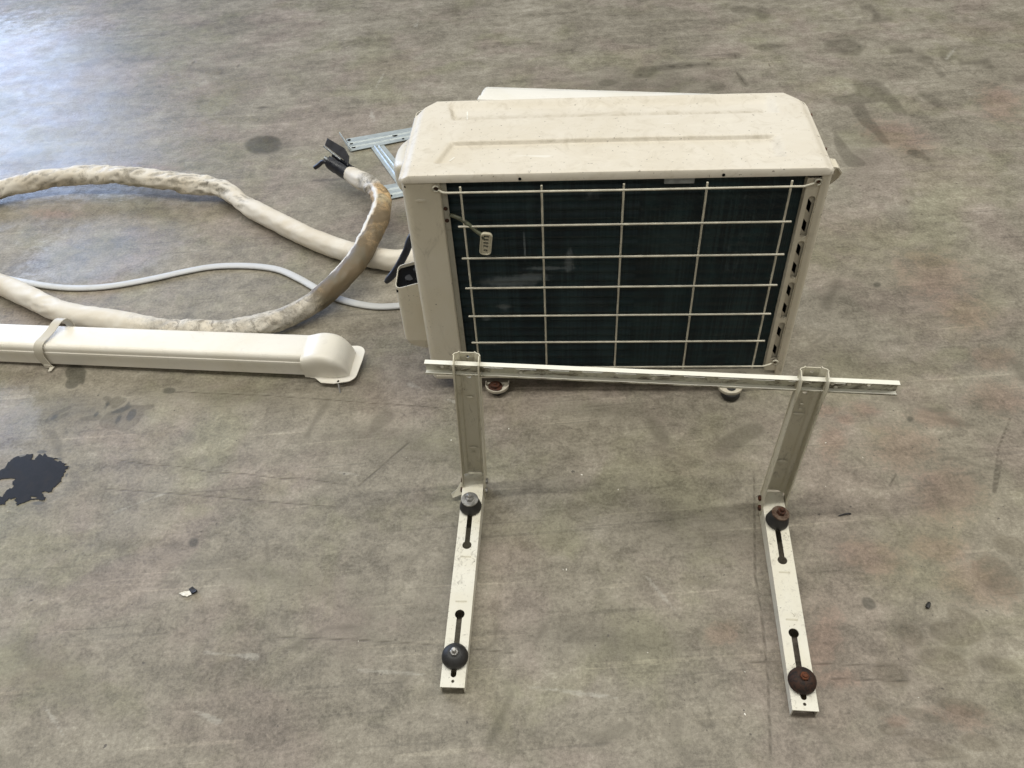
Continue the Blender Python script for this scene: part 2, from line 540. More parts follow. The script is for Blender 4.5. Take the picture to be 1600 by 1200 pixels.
    # pale scuffs
    for pts, w in (([(560, 1047), (610, 1050), (675, 1055)], 0.004), ([(745, 1055), (800, 1058)], 0.004), ([(320, 1020), (400, 1026)], 0.002),
                   ([(1500, 62), (1478, 90), (1498, 135), (1552, 165), (1580, 175)], 0.007), ([(600, 115), (577, 155), (585, 195), (600, 215)], 0.008),
                   ([(20, 1005), (60, 1090), (122, 1180)], 0.004), ([(820, 1072), (900, 1082), (1010, 1096)], 0.005), ([(300, 1110), (345, 1128)], 0.004),
                   ([(766, 615), (781, 637)], 0.0013), ([(776, 617), (791, 634)], 0.0013), ([(260, 770), (180, 800)], 0.003), ([(470, 730), (560, 742)], 0.004),
                   ([(640, 600), (740, 640)], 0.002), ([(1010, 900), (1060, 960)], 0.003), ([(660, 10), (648, 45)], 0.006)):
        stroke(pts, w, into=lite)
    # cracks and fine dark lines
    for pts, w in (([(165, 764), (300, 773), (420, 784), (525, 792)], 0.0016), ([(190, 720), (240, 727), (275, 728), (330, 738), (380, 740), (440, 748), (475, 747), (530, 756)], 0.0022),
                   ([(270, 612), (420, 618), (560, 628), (700, 638)], 0.0018), ([(430, 995), (560, 1000), (690, 1008), (800, 1020)], 0.0014), ([(1170, 1034), (1230, 1035), (1380, 1040)], 0.0014),
                   ([(940, 128), (1000, 117), (1060, 102), (1100, 102), (1150, 87), (1200, 68)], 0.007), ([(1000, 117), (1020, 110), (1050, 104)], 0.012), ([(1060, 132), (1120, 134)], 0.006),
                   ([(1315, 285), (1360, 293), (1412, 310), (1440, 335), (1490, 346), (1560, 348)], 0.005), ([(1150, 112), (1166, 133)], 0.008), ([(1195, 95), (1205, 105)], 0.008),
                   ([(95, 168), (180, 178), (250, 178), (330, 170), (420, 168)], 0.006), ([(60, 72), (220, 90), (330, 100), (430, 107)], 0.006),
                   ([(1178, 740), (1180, 900), (1190, 960), (1200, 1060), (1204, 1180)], 0.0014), ([(1300, 1060), (1420, 1064)], 0.001), ([(1310, 806), (1325, 802), (1332, 803)], 0.0012),
                   ([(190, 146), (206, 138)], 0.006), ([(212, 135), (220, 135)], 0.008), ([(1390, 760), (1400, 740)], 0.004), ([(1565, 720), (1555, 770)], 0.002), ([(1580, 650), (1560, 700), (1552, 770)], 0.002),
                   ([(640, 690), (560, 760)], 0.003), ([(1040, 735), (1064, 738)], 0.003)):
        stroke(pts, w * 0.75, into=line)
    # broad grey grime bands
    for a in ((420, 900, 220, 26, 0.17), (60, 1040, 120, 50, 0.5), (140, 640, 150, 30, 0), (620, 690, 180, 30, 0.1), (350, 620, 200, 24, 0.05), (1100, 830, 150, 50, 0.2),
              (940, 1000, 150, 40, 0.1), (1000, 130, 160, 30, 0), (1350, 240, 60, 60, 0.5), (700, 900, 40, 160, 0.6), (560, 980, 60, 100, 0.5), (930, 640, 120, 20, 0.1)):
        grime = mx(grime, 0.50 * blob(*a))
    # polished areas that mirror the daylight
    for a in ((180, 380, 130, 50, -0.3), (40, 330, 60, 14, -0.5), (0, 640, 60, 60, 0.4), (60, 150, 300, 160, 0)):
        gloss = mx(gloss, blob(*a))

    vs = np.stack([X.ravel(), Y.ravel(), np.zeros(nx * ny)], 1).astype(np.float32)
    idx = np.arange(nx * ny).reshape(ny, nx)
    q = np.stack([idx[:-1, :-1], idx[:-1, 1:], idx[1:, 1:], idx[1:, :-1]], -1).reshape(-1, 4)
    me = bpy.data.meshes.new('floor')
    me.vertices.add(len(vs))
    me.vertices.foreach_set('co', vs.ravel())
    me.loops.add(q.size)
    me.loops.foreach_set('vertex_index', q.ravel().astype(np.int32))
    me.polygons.add(len(q))
    me.polygons.foreach_set('loop_start', np.arange(0, q.size, 4, dtype=np.int32))
    me.update(calc_edges=True)
    for nm, ch in (('wear_a', (damp, red, lite, line)), ('wear_b', (grime, gloss, smear, plates))):
        a = me.color_attributes.new(nm, 'FLOAT_COLOR', 'POINT')
        a.data.foreach_set('color', np.stack([c.ravel() for c in ch], 1).astype(np.float32).ravel())
    o = bpy.data.objects.new('floor', me)
    COL.objects.link(o)
    tag(o, kind='structure')

    k = NT('worn_concrete')
    dampA, redA, liteA, lineA = k.attr('wear_a')
    grimeA, glossA, smearA, plateA = k.attr('wear_b')
    cloud = k.noise(2.3, 9, 0.60, 0.3)
    big = k.noise(0.9, 4, 0.5, off=(3, 3, 0))
    mid = k.noise(8.5, 9, 0.70, 0.35, off=(1, 4, 0))
    mot = k.noise(30, 8, 0.74, 0.5)
    fine = k.noise(150, 5, 0.72)
    grain = k.noise(520, 3, 0.65)
    t1 = k.noise(9, 7, 0.70, 0.5, stretch=(0.42, 1.35, 1), rot=34)
    t2 = k.noise(10, 7, 0.70, 0.5, stretch=(0.42, 1.35, 1), rot=-42, off=(4, 7, 0))
    t3 = k.noise(13, 7, 0.70, 0.5, stretch=(0.38, 1.4, 1), rot=4, off=(9, 1, 0))
    hue = k.noise(2.9, 5, 0.6, 0.4, off=(2, 5, 0))
    hue2 = k.noise(3.6, 5, 0.6, 0.4, off=(8, 3, 0))

    def cen(x, w):
        return k.math('MULTIPLY', k.math('SUBTRACT', x, 0.5), w)
    mid = k.math('ADD', k.math('MULTIPLY', mid, 0.75), k.math('MULTIPLY', k.ramp(mid, 0.42, 0.58), 0.04))
    mid = k.math('ADD', mid, 0.105)
    mot = k.math('ADD', k.math('MULTIPLY', mot, 0.75), k.math('ADD', k.math('MULTIPLY', k.ramp(mot, 0.43, 0.57), 0.10), 0.075))
    lum = cen(cloud, 0.62)
    for x_n, w_n in ((big, 0.25), (mid, 0.72), (mot, 0.90), (fine, 1.25), (grain, 0.55), (t1, 0.70), (t2, 0.66), (t3, 0.30)):
        lum = k.math('ADD', lum, cen(x_n, w_n))
    lum = k.math('ADD', lum, 0.5)
    rp = k.n('ShaderNodeValToRGB')
    k.link(lum, rp.inputs[0])
    el = rp.color_ramp.elements
    el[0].position, el[0].color = 0.02, (0.098, 0.087, 0.066, 1)
    el[1].position, el[1].color = 0.98, (0.395, 0.368, 0.305, 1)
    for pos, cc in ((0.28, (0.166, 0.149, 0.116, 1)), (0.50, (0.228, 0.206, 0.163, 1)), (0.72, (0.290, 0.265, 0.214, 1))):
        e_ = el.new(pos)
        e_.color = cc
    c = rp.outputs[0]
    for ro, of in ((28, (1, 2, 0)), (-35, (6, 1, 0)), (75, (3, 8, 0)), (-8, (9, 4, 0))):
        hair = k.noise(26, 2, 0.5, 0.25, stretch=(0.07, 2.2, 1), rot=ro, off=of)
        c = k.mix(k.ramp(hair, 0.68, 0.72, 0, 0.45), c, k.mix(1.0, c, (1.45, 1.45, 1.45) if ro > 0 else (0.62, 0.62, 0.62), 'MULTIPLY'))
    c = k.mix(1.0, c, (1.01, 0.99, 0.95), 'MULTIPLY')
    c = k.mix(k.ramp(hue, 0.46, 0.62, 0, 0.75), c, k.mix(1.0, c, (1.04, 0.97, 1.03), 'MULTIPLY'))
    c = k.mix(k.ramp(hue2, 0.48, 0.64, 0, 0.8), c, k.mix(1.0, c, (0.93, 0.965, 0.85), 'MULTIPLY'))
    # placed wear, edges broken up by the noise
    jag = k.math('SUBTRACT', k.math('ADD', k.math('MULTIPLY', mot, 0.55), k.math('MULTIPLY', fine, 0.35)), 0.45)
    g = k.ramp(k.math('ADD', grimeA, k.math('MULTIPLY', jag, 0.9)), 0.25, 0.60, 0, 0.55)
    c = k.mix(g, c, k.mix(1.0, c, (0.52, 0.52, 0.49), 'MULTIPLY'))
    s_ = k.ramp(k.math('ADD', smearA, k.math('MULTIPLY', jag, 1.1)), 0.30, 0.62, 0, 0.62)
    c = k.mix(s_, c, k.mix(1.0, c, (0.50, 0.49, 0.46), 'MULTIPLY'))
    p_ = k.ramp(k.math('ADD', plateA, k.math('MULTIPLY', k.math('ADD', jag, k.math('MULTIPLY', k.math('SUBTRACT', mid, 0.5), 1.2)), 0.9)), 0.47, 0.60, 0, 0.75)
    c = k.mix(p_, c, k.mix(1.0, c, (0.68, 0.66, 0.62), 'MULTIPLY'))
    r_ = k.ramp(k.math('ADD', redA, k.math('MULTIPLY', jag, 1.5)), 0.30, 0.66, 0, 0.62)
    c = k.mix(r_, c, k.mix(1.0, c, (0.97, 0.80, 0.765), 'MULTIPLY'))
    d_ = k.ramp(k.math('ADD', dampA, k.math('MULTIPLY', jag, 0.8)), 0.42, 0.58, 0, 0.85)
    c = k.mix(d_, c, k.mix(1.0, c, (0.36, 0.37, 0.35), 'MULTIPLY'))
    l_ = k.ramp(k.math('ADD', liteA, k.math('MULTIPLY', jag, 1.3)), 0.62, 1.15, 0, 0.42)
    c = k.mix(l_, c, (0.46, 0.44, 0.38))
    x_ = k.ramp(k.math('ADD', lineA, k.math('MULTIPLY', jag, 0.9)), 0.58, 0.95, 0, 0.8)
    c = k.mix(x_, c, k.mix(1.0, c, (0.42, 0.40, 0.37), 'MULTIPLY'))
    pit = k.ramp(k.noise(75, 2, 0.5, off=(5, 5, 0)), 0.735, 0.765)
    c = k.mix(k.math('MULTIPLY', pit, 0.8), c, (0.07, 0.06, 0.05))
    rough = k.ramp(mid, 0.3, 0.7, 0.50, 0.66)
    rough = k.math('SUBTRACT', rough, k.math('MULTIPLY', k.ramp(k.math('ADD', glossA, k.math('MULTIPLY', jag, 0.9)), 0.35, 0.60), 0.20))
    rough = k.math('SUBTRACT', rough, k.math('MULTIPLY', d_, 0.15))
    h = k.math('ADD', k.math('MULTIPLY', mot, 0.6), k.math('ADD', k.math('MULTIPLY', fine, 0.4), k.math('MULTIPLY', grain, 0.25)))
    h = k.math('SUBTRACT', h, k.math('ADD', k.math('MULTIPLY', x_, 0.5), k.math('MULTIPLY', pit, 0.4)))
    k.bump(h, 0.32, 0.003)
    me.materials.append(k.out(c, rough, 0, 0.5))


build_floor()

# ---------------------------------------------------------------- outdoor unit seen from its coil side
YAW = -0.0968621
ACO = np.array([-0.18443, 1.36283])            # front left corner on the floor
AU = np.array([math.cos(YAW), math.sin(YAW)])
AN = np.array([-math.sin(YAW), math.cos(YAW)])
S0, T0 = 0.395, 0.14
_c = ACO + AU * S0 + AN * T0
AC = thing('outdoor_unit', 'cream air conditioner outdoor unit with wire guard over its black coil, behind the bracket', 'air conditioner', (_c[0], _c[1], 0), YAW)
TL = Matrix.Translation((-S0, -T0, 0))          # part coordinates: s along the front, t depth, z height


def acb(mb, name, mat, parent=None, **kw):
    mb.v = [tuple(TL @ Vector(v)) for v in mb.v]
    return mb.build(name, mat, parent or AC, **kw)


def arc(cx, cy, r, a0, a1, n=6):
    return [(cx + r * math.cos(rad(a0 + (a1 - a0) * k / n)), cy + r * math.sin(rad(a0 + (a1 - a0) * k / n))) for k in range(n + 1)]


BODY_L, BODY_R, ZB, ZT = 0.002, 0.788, 0.030, 0.549
TB = 0.272
# left panel: return flange, corner post, left side
prof = [(0.077, 0.020), (0.077, 0.002)] + [(0.075, 0.0)] + arc(BODY_L + 0.020, 0.020, 0.020, 270, 180) + [(BODY_L, 0.16), (BODY_L, TB - 0.02)] + arc(BODY_L + 0.02, TB - 0.02, 0.02, 180, 90)
mb = MB().sheet(prof[::-1], ZB, ZT, 0.0015)
lp = acb(mb, 'left_panel', M['ac'], smooth=35)
acb(MB().lathe([(0.012, -0.002), (0.008, 0.0006), (0.003, 0.0022)], Matrix.Translation((0.038, 0, 0.504)) @ Matrix.Rotation(rad(90), 4, 'X') @ Matrix.Diagonal((1.3, 0.5, 1, 1)), 12), 'dent', M['ac'], lp, smooth=60)
acb(MB().tube([(0.012, 0.0025, 0.533), (0.012, 0.0066, 0.533)], 0.0024, 8), 'screw_hole', M['dark'], lp)
# right panel
prof = arc(BODY_R - 0.02, TB - 0.02, 0.02, 90, 0) + [(BODY_R, 0.12)] + arc(BODY_R - 0.010, 0.010, 0.010, 0, -90) + [(0.7715, 0.0), (0.7715, 0.006)]
mb = MB().sheet(prof[::-1], ZB, ZT, -0.0015)
acb(mb, 'right_panel', M['ac'], smooth=35)
# far side (fan side) panel
mb = MB().box(BODY_L + 0.02, BODY_R - 0.02, TB - 0.002, TB, ZB, ZT)
mb.lathe([(0.215, 0.0), (0.215, 0.010), (0.205, 0.010), (0.205, 0.002), (0.03, 0.002)], Matrix.Translation((0.48, TB + 0.001, 0.29)) @ Matrix.Rotation(rad(-90), 4, 'X'), 40)
acb(mb, 'fan_panel', M['ac'], smooth=35)
# slotted strip at the coil's right edge, and the slotted rail seen through it
RX = Matrix.Rotation(rad(90), 4, 'X')            # plate xy -> s,z facing -t
slots = [(0.405, 0.497), (0.305, 0.397), (0.200, 0.297), (0.082, 0.190)]
holes = [rrect(0.7555, 0.7685, a, b, 0.006, 4) for a, b in slots]
mb = MB().plate([(0.748, 0.05), (0.7705, 0.05), (0.7705, 0.535), (0.748, 0.535)], holes, 0.0015, Matrix.Translation((0, 0.003, 0)) @ RX)
for a, b in slots:                               # bent lower lips
    mb.box(0.757, 0.767, 0.0035, 0.010, a + 0.0005, a + 0.002)
mb.sheet([(0.748, 0.0032), (0.748, 0.02)], 0.05, 0.535, 0.0012)
acb(mb, 'slotted_strip', M['ac'])
ih = []
for a, b in slots:
    for f0 in (0.10, 0.58):
        z0 = a + (b - a) * f0
        ih.append([(0.7525, z0 + 0.014), (0.7525, z0 + 0.036), (0.7665, z0 + 0.018), (0.7665, z0 - 0.004)])
mb = MB().plate([(0.749, 0.05), (0.7705, 0.05), (0.7705, 0.535), (0.749, 0.535)], ih, 0.001, Matrix.Translation((0, 0.0125, 0)) @ RX)
acb(mb, 'inner_slotted_rail', M['ac'])
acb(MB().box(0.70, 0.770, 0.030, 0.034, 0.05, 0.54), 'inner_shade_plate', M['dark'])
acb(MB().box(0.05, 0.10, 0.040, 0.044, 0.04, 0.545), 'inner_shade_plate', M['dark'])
# base pan
pl = [(0.016, 0.001), (0.774, 0.001), (BODY_R - 0.002, 0.012), (BODY_R - 0.002, TB - 0.012), (0.774, TB - 0.001), (0.016, TB - 0.001), (BODY_L + 0.002, TB - 0.012), (BODY_L + 0.002, 0.012)]
pb = [(0.5 * (x - 0.395) * 1.955 + 0.395, (y - 0.136) * 0.93 + 0.136) for x, y in pl]
n_ = len(pl)
vs = [(x, y, 0.022) for x, y in pb] + [(x, y - 0.002 if y < 0.1 else y, 0.032) for x, y in pl] + [(x, y - 0.002 if y < 0.1 else y, 0.041) for x, y in pl]
fs = [tuple(reversed(range(n_))), tuple(2 * n_ + k for k in range(n_))]
for l in range(2):
    for k in range(n_):
        fs.append((l * n_ + k, l * n_ + (k + 1) % n_, (l + 1) * n_ + (k + 1) % n_, (l + 1) * n_ + k))
acb(MB().add(vs, fs), 'base_pan', M['ac_base'], bevel=0.002)
# feet: lugs in front and behind, with a bolt or a rubber below
def foot(s, front, kind):
    sg = -1 if front else 1
    ln = 0.036 if kind == 'bolt' else 0.046
    out = [(s - 0.027, 0.0), (s - 0.027, ln - 0.026)] + [(s - 0.027 * math.cos(a), ln - 0.026 + 0.026 * math.sin(a)) for a in [math.pi * k / 12 for k in range(1, 12)]] + [(s + 0.027, ln - 0.026), (s + 0.027, 0.0)]
    hole = circ(s, ln - 0.022, 0.0085, 14)
    zl = 0.017 if kind == 'bolt' else 0.021
    Mx = Matrix.Translation((0, 0.002 if front else TB - 0.002, zl)) @ Matrix.Diagonal((1, sg, 1, 1))
    b = MB().plate(out, [hole], 0.002, Mx)
    rim = [((x - s) * 1.0 + s, y) for x, y in out]
    b.sheet([(x, (0.002 if front else TB - 0.002) + sg * y) for x, y in rim], zl - 0.0025, zl + 0.005, 0.002 * (-sg))
    f = acb(b, 'foot', M['ac_base'], smooth=40)
    yc = (0.002 if front else TB - 0.002) + sg * (ln - 0.022)
    if kind == 'bolt':
        b = MB().lathe([(0.0165, 0.0), (0.0165, 0.003), (0.011, 0.004), (0.0105, 0.009), (0.004, 0.0095), (0.004, 0.012)], Matrix.Translation((s - 0.004, yc - 0.002, 0.0175)), 12)
        acb(b, 'bolt', M['rust'], f, smooth=30)
        b = MB().lathe([(0.014, 0.0), (0.015, 0.005), (0.014, 0.0145)], Matrix.Translation((s, yc, 0.0005)), 16)
        acb(b, 'rubber_pad', M['rubber'], f, smooth=40)
    else:
        b = MB().lathe([(0.017, 0.0), (0.021, 0.006), (0.020, 0.0175)], Matrix.Translation((s + 0.001, yc - 0.006, 0.0003)), 18)
        acb(b, 'rubber_pad', M['rubber'], f, smooth=40)
        b = MB().lathe([(0.010, 0.0), (0.0105, 0.004), (0.006, 0.005)], Matrix.Translation((s + 0.002, yc, 0.019)), 12)
        acb(b, 'rubber_plug', M['rubber'], f, smooth=40)
foot(0.152, True, 'bolt')
foot(0.674, True, 'pad')
foot(0.152, False, 'pad')
foot(0.674, False, 'pad')

# pressed lid
def lid():
    NS, NTT = 250, 170
    z_top = 0.5605
    def sm(x, a, b):
        t = min(1, max(0, (x - a) / (b - a)))
        return t * t * (3 - 2 * t)
    def lim(t):
        e = max(0.0, (t - 0.236) / 0.050)
        fr = max(0.0, (0.012 - (t + 0.006)) / 0.012)
        return 0.001 + 0.043 * e + 0.009 * fr * fr, 0.790 - 0.041 * e - 0.007 * fr * fr
    vs, col = [], []
    ts = np.linspace(-0.006, 0.286, NTT)
    fx = np.linspace(0, 1, NS)
    for j, t in enumerate(ts):
        a, b = lim(t)
        for i, f in enumerate(fx):
            s = a + (b - a) * f
            z = z_top
            # recessed panels
            rA = sm(t, 0.199, 0.2065) * (1 - sm(t, 0.250, 0.284)) * sm(s, 0.068 + (0.27 - t) * 0.20, 0.078 + (0.27 - t) * 0.20) * (1 - sm(s, 0.705, 0.730))
            rB = sm(t, 0.035, 0.0425) * (1 - sm(t, 0.1105, 0.118)) * sm(s, 0.052 + t * 0.30, 0.064 + t * 0.30) * (1 - sm(s, 0.690, 0.715))
            z -= 0.0076 * rA + 0.0076 * rB
            z += 0.0012 * math.sin(math.pi * min(1, max(0, s / 0.79)))
            z -= 0.0075 * (1 - sm(s, 0.004, 0.024)) + 0.005 * (1 - sm(0.790 - s, 0.004, 0.018))
            d = min(s - a, b - s, t + 0.006, 0.286 - t)
            rr = 0.0045
            if d < rr:
                z -= rr - math.sqrt(max(0, rr * rr - (rr - d) ** 2))
            z += 0.0006 * noise.noise((s * 9, t * 9, 1.3))
            vs.append((s, t, z))
            gA = 4 * rA * (1 - rA) * (1 if t < 0.25 and s < 0.70 else 0.2) + 4 * rB * (1 - rB) * (0.8 if s < 0.68 else 0.3) + (1.0 * math.exp(-((t - 0.2200) / 0.0085) ** 2) + 0.35 * math.exp(-((t - 0.105) / 0.008) ** 2)) * (1 if 0.08 < s < 0.70 else 0)
            col.append((min(1, gA), 0, 0, 1))
    fs = []
    for j in range(NTT - 1):
        for i in range(NS - 1):
            o = j * NS + i
            fs.append((o, o + 1, o + NS + 1, o + NS))
    bd = [i for i in range(NS)] + [j * NS + NS - 1 for j in range(1, NTT)] + [(NTT - 1) * NS + i for i in range(NS - 2, -1, -1)] + [j * NS for j in range(NTT - 2, 0, -1)]
    o = len(vs)
    for k in bd:
        x, y, z = vs[k]
        vs.append((x, y, 0.5452))
        col.append((0.3, 0, 0, 1))
    nb = len(bd)
    cx, cy = 0.395, 0.14
    for k in bd:                                   # inner lip so the sheet has thickness below
        x, y, z = vs[k]
        vs.append((x + (0.003 if x < cx else -0.003), y + (0.003 if y < cy else -0.003), 0.5452))
        col.append((0.3, 0, 0, 1))
    for i in range(nb):
        i2 = (i + 1) % nb
        fs.append((bd[i2], bd[i], o + i, o + i2))
        fs.append((o + i2, o + i, o + nb + i, o + nb + i2))
    k = NT('cream_enamel_lid')
    gr = k.attr('groove')[0]
    big = k.noise(6, 5, 0.65, 0.8)
    film = k.noise(26, 6, 0.72, 1.4)
    swirl = k.noise(12, 4, 0.6, 3.0, stretch=(0.6, 1.4, 1))
    c = k.mix(k.ramp(big, 0.35, 0.68, 0, 0.7), (0.69, 0.64, 0.545), (0.62, 0.56, 0.45))
    c = k.mix(k.ramp(film, 0.47, 0.78, 0, 0.55), c, (0.44, 0.385, 0.29))
    c = k.mix(k.ramp(swirl, 0.58, 0.70, 0, 0.25), c, (0.76, 0.71, 0.60))
    c = k.mix(k.math('MULTIPLY', gr, k.ramp(film, 0.35, 0.7, 0.15, 0.65)), c, (0.36, 0.31, 0.225))
    c = k.mix(k.math('MULTIPLY', k.ramp(k.noise(170, 2), 0.69, 0.74), 0.7), c, (0.10, 0.08, 0.055))
    c = k.mix(k.ramp(k.noise(30, 2, 0.5, 0.5, stretch=(0.25, 2.2, 1), rot=62), 0.735, 0.76, 0, 0.6), c, (0.80, 0.77, 0.70))
    m = k.out(c, k.ramp(film, 0.3, 0.8, 0.36, 0.6))
    k.bump(k.noise(240, 2), 0.05, 0.001)
    b = MB().add(vs, fs)
    return acb(b, 'lid', m, smooth=32, attrs={'groove': col}, weld=False)
LID = lid()
for s, t, z in ((0.227, -0.0065, 0.5505), (0.5935, -0.0065, 0.5505)):
    acb(MB().tube([(s, t + 0.004, z), (s, t - 0.0004, z)], 0.0030, 10), 'screw_hole', M['dark'], LID)
for s, t, z in ((0.745, 0.278, 0.553), (0.7902, 0.205, 0.550), (0.7902, 0.075, 0.550)):
    acb(MB().lathe([(0.004, -0.002), (0.004, 0.001), (0.002, 0.0018)], Matrix.Translation((s, t, z)) @ Matrix.Rotation(rad(90 if s > 0.78 else -90), 4, 'Y' if s > 0.78 else 'X'), 8), 'screw', M['rust'], LID)
for s, t, l, a in ((0.111, 0.232, 0.034, 95), (0.096, 0.062, 0.016, 60)):   # bare scrape marks
    z = 0.5538 if t > 0.2 else 0.5537
    acb(MB().box(-l / 2, l / 2, -0.0016, 0.0016, 0, 0.0004, Matrix.Translation((s, t, z)) @ Matrix.Rotation(rad(a), 4, 'Z')), 'scrape', M['chalk'], LID)

# coil: fin pack with corrugated front edges, one countless mass
def coil():
    vs, fs, dst = [], [], []
    NF, NZ = 330, 110
    smudge = ((0.196, 0.293, 0.050, 0.011, 0.9), (0.240, 0.303, 0.030, 0.010, 0.8), (0.316, 0.345, 0.008, 0.022, 0.8), (0.178, 0.227, 0.012, 0.006, 0.9), (0.138, 0.195, 0.010, 0.005, 0.9), (0.228, 0.385, 0.0016, 0.024, 1.1), (0.275, 0.327, 0.05, 0.003, 0.8), (0.645, 0.36, 0.03, 0.16, 0.20), (0.14, 0.12, 0.02, 0.006, 0.7), (0.36, 0.50, 0.02, 0.012, 0.4))
    s_a, s_b, z_a, z_b = 0.078, 0.750, 0.034, 0.548
    rng = random.Random(2)
    for i in range(NF):
        s = s_a + (s_b - s_a) * i / (NF - 1)
        w = 0.00052
        o = len(vs)
        j0 = rng.uniform(-0.00045, 0.00045)
        tint = rng.random()
        for j in range(NZ):
            z = z_a + (z_b - z_a) * j / (NZ - 1)
            ph = 2 * math.pi * (z - 0.03) / 0.0215
            t = 0.0195 + 0.0022 * math.cos(ph) * (1.0 if s < 0.45 else 0.45) + j0
            bend = 0.0006 * noise.noise((s * 25, z * 25, 3.0))
            bend += 0.0012 * max(0, noise.noise((s * 12, z * 8, 9.0)) - 0.25)
            vs += [(s - w + bend, t, z), (s + w + bend, t, z), (s + w, 0.030, z), (s - w, 0.030, z)]
        for j in range(NZ):
            z = z_a + (z_b - z_a) * j / (NZ - 1)
            dd = max(h_ * max(0, 1 - 0.5 * math.hypot((s - a_) / w_, (z - b_) / v_)) for a_, b_, w_, v_, h_ in smudge)
            dst += [(dd, min(1, max(0, tint + 0.8 * noise.noise((s * 14, z * 9, 5.0)))), 0, 1)] * 4
        for j in range(NZ - 1):
            a = o + j * 4
            fs += [(a, a + 1, a + 5, a + 4), (a + 1, a + 2, a + 6, a + 5), (a + 3, a, a + 4, a + 7)]
    b = MB().add(vs, fs)
    b.box(s_a, s_b, 0.030, 0.040, z_a, z_b)
    dst += [(0, 0, 0, 1)] * 8
    o = acb(b, 'coil_fins', M['coil'], weld=False, attrs={'dust': dst})
    tag(o, kind='stuff')
coil()
# wire guard: every rod its own piece
AW, BW = 0.150, 0.075
GS, GZ = 0.1163, 0.528        # first crossing
def rod(pts, r=0.0021):
    return acb(MB().tube(pts, r, 8), 'guard_rod', M['wire'], smooth=50)
for i in range(5):
    s = GS + AW * i
    rod([(s, -0.0085, GZ + 0.0095), (s, -0.0085, GZ - 6 * BW - 0.010)])
for j in range(1, 6):
    z = GZ - BW * j
    rod([(GS - 0.011, -0.0127, z), (GS + 4 * AW + 0.013, -0.0127, z)])
for z in (GZ, GZ - 6 * BW):
    sg = 1
    pts = [(GS - 0.046 + 0.006 * math.cos(a), -0.004, z + 0.004 + 0.006 * math.sin(a)) for a in [rad(330 - 30 * k) for k in range(0, 11)]][::-1]
    pts += [(GS - 0.034, -0.009, z - 0.0012), (GS - 0.022, -0.0127, z), (GS + 2 * AW, -0.0127, z - 0.0006), (GS + 4 * AW + 0.022, -0.0127, z), (GS + 4 * AW + 0.036, -0.008, z + 0.0015)]
    pts += [(GS + 4 * AW + 0.048 + 0.006 * math.cos(a), -0.004, z + 0.003 + 0.006 * math.sin(a)) for a in [rad(200 - 30 * k) for k in range(0, 11)]]
    g = rod(pts)
    for s in (GS - 0.046, GS + 4 * AW + 0.048):
        acb(MB().lathe([(0.0042, -0.004), (0.0042, 0.0), (0.002, 0.002)], Matrix.Translation((s, -0.002, z + 0.0035)) @ Matrix.Rotation(rad(90), 4, 'X'), 10), 'guard_screw', M['rust'], g)
# sensor lead and its ladder clip
pts = smooth_path([(0.090, 0.006, 0.468), (0.108, -0.004, 0.466), (0.125, -0.010, 0.456), (0.140, -0.013, 0.442), (0.148, -0.015, 0.436), (0.153, -0.017, 0.428)], 0.004)
acb(MB().tube(pts, 0.0042, 8), 'sensor_lead', M['lead'], smooth=60)
Mc = Matrix.Translation((0.1560, -0.0195, 0.4175)) @ Matrix.Rotation(rad(8), 4, 'Y') @ RX
hs = [rrect(-0.0052, 0.0052, y, y + 0.0046, 0.0015, 2) for y in (-0.016, -0.0085, -0.001, 0.0065, 0.014)]
hs[0] = rrect(-0.0035, 0.0045, -0.0185, -0.0135, 0.002, 3)
b = MB().plate(rrect(-0.0115, 0.0115, -0.0245, 0.0245, 0.008, 4), hs, 0.004, Mc)
b.sheet(rrect(-0.0115, 0.0115, -0.0245, 0.0245, 0.008, 4), 0.0, 0.003, 0.0018, Mc, closed=True)
acb(b, 'sensor_clip', M['clip'], smooth=35)

acb(MB().box(0.490, 0.545, 0.004, 0.006, 0.5275, 0.546), 'metal_tab', M['tab'], bevel=0.0015)
acb(MB().box(0.0755, 0.0885, 0.006, 0.0085, 0.045, 0.543), 'coil_end_plate', M['tab_dirty'], bevel=0.0008)
for z in (0.482, 0.455):
    acb(MB().lathe([(0.0042, -0.001), (0.0042, 0.0012), (0.002, 0.0022)], Matrix.Translation((0.082, 0.006, z)) @ Matrix.Rotation(rad(90), 4, 'X'), 10), 'plate_screw', M['rust'])

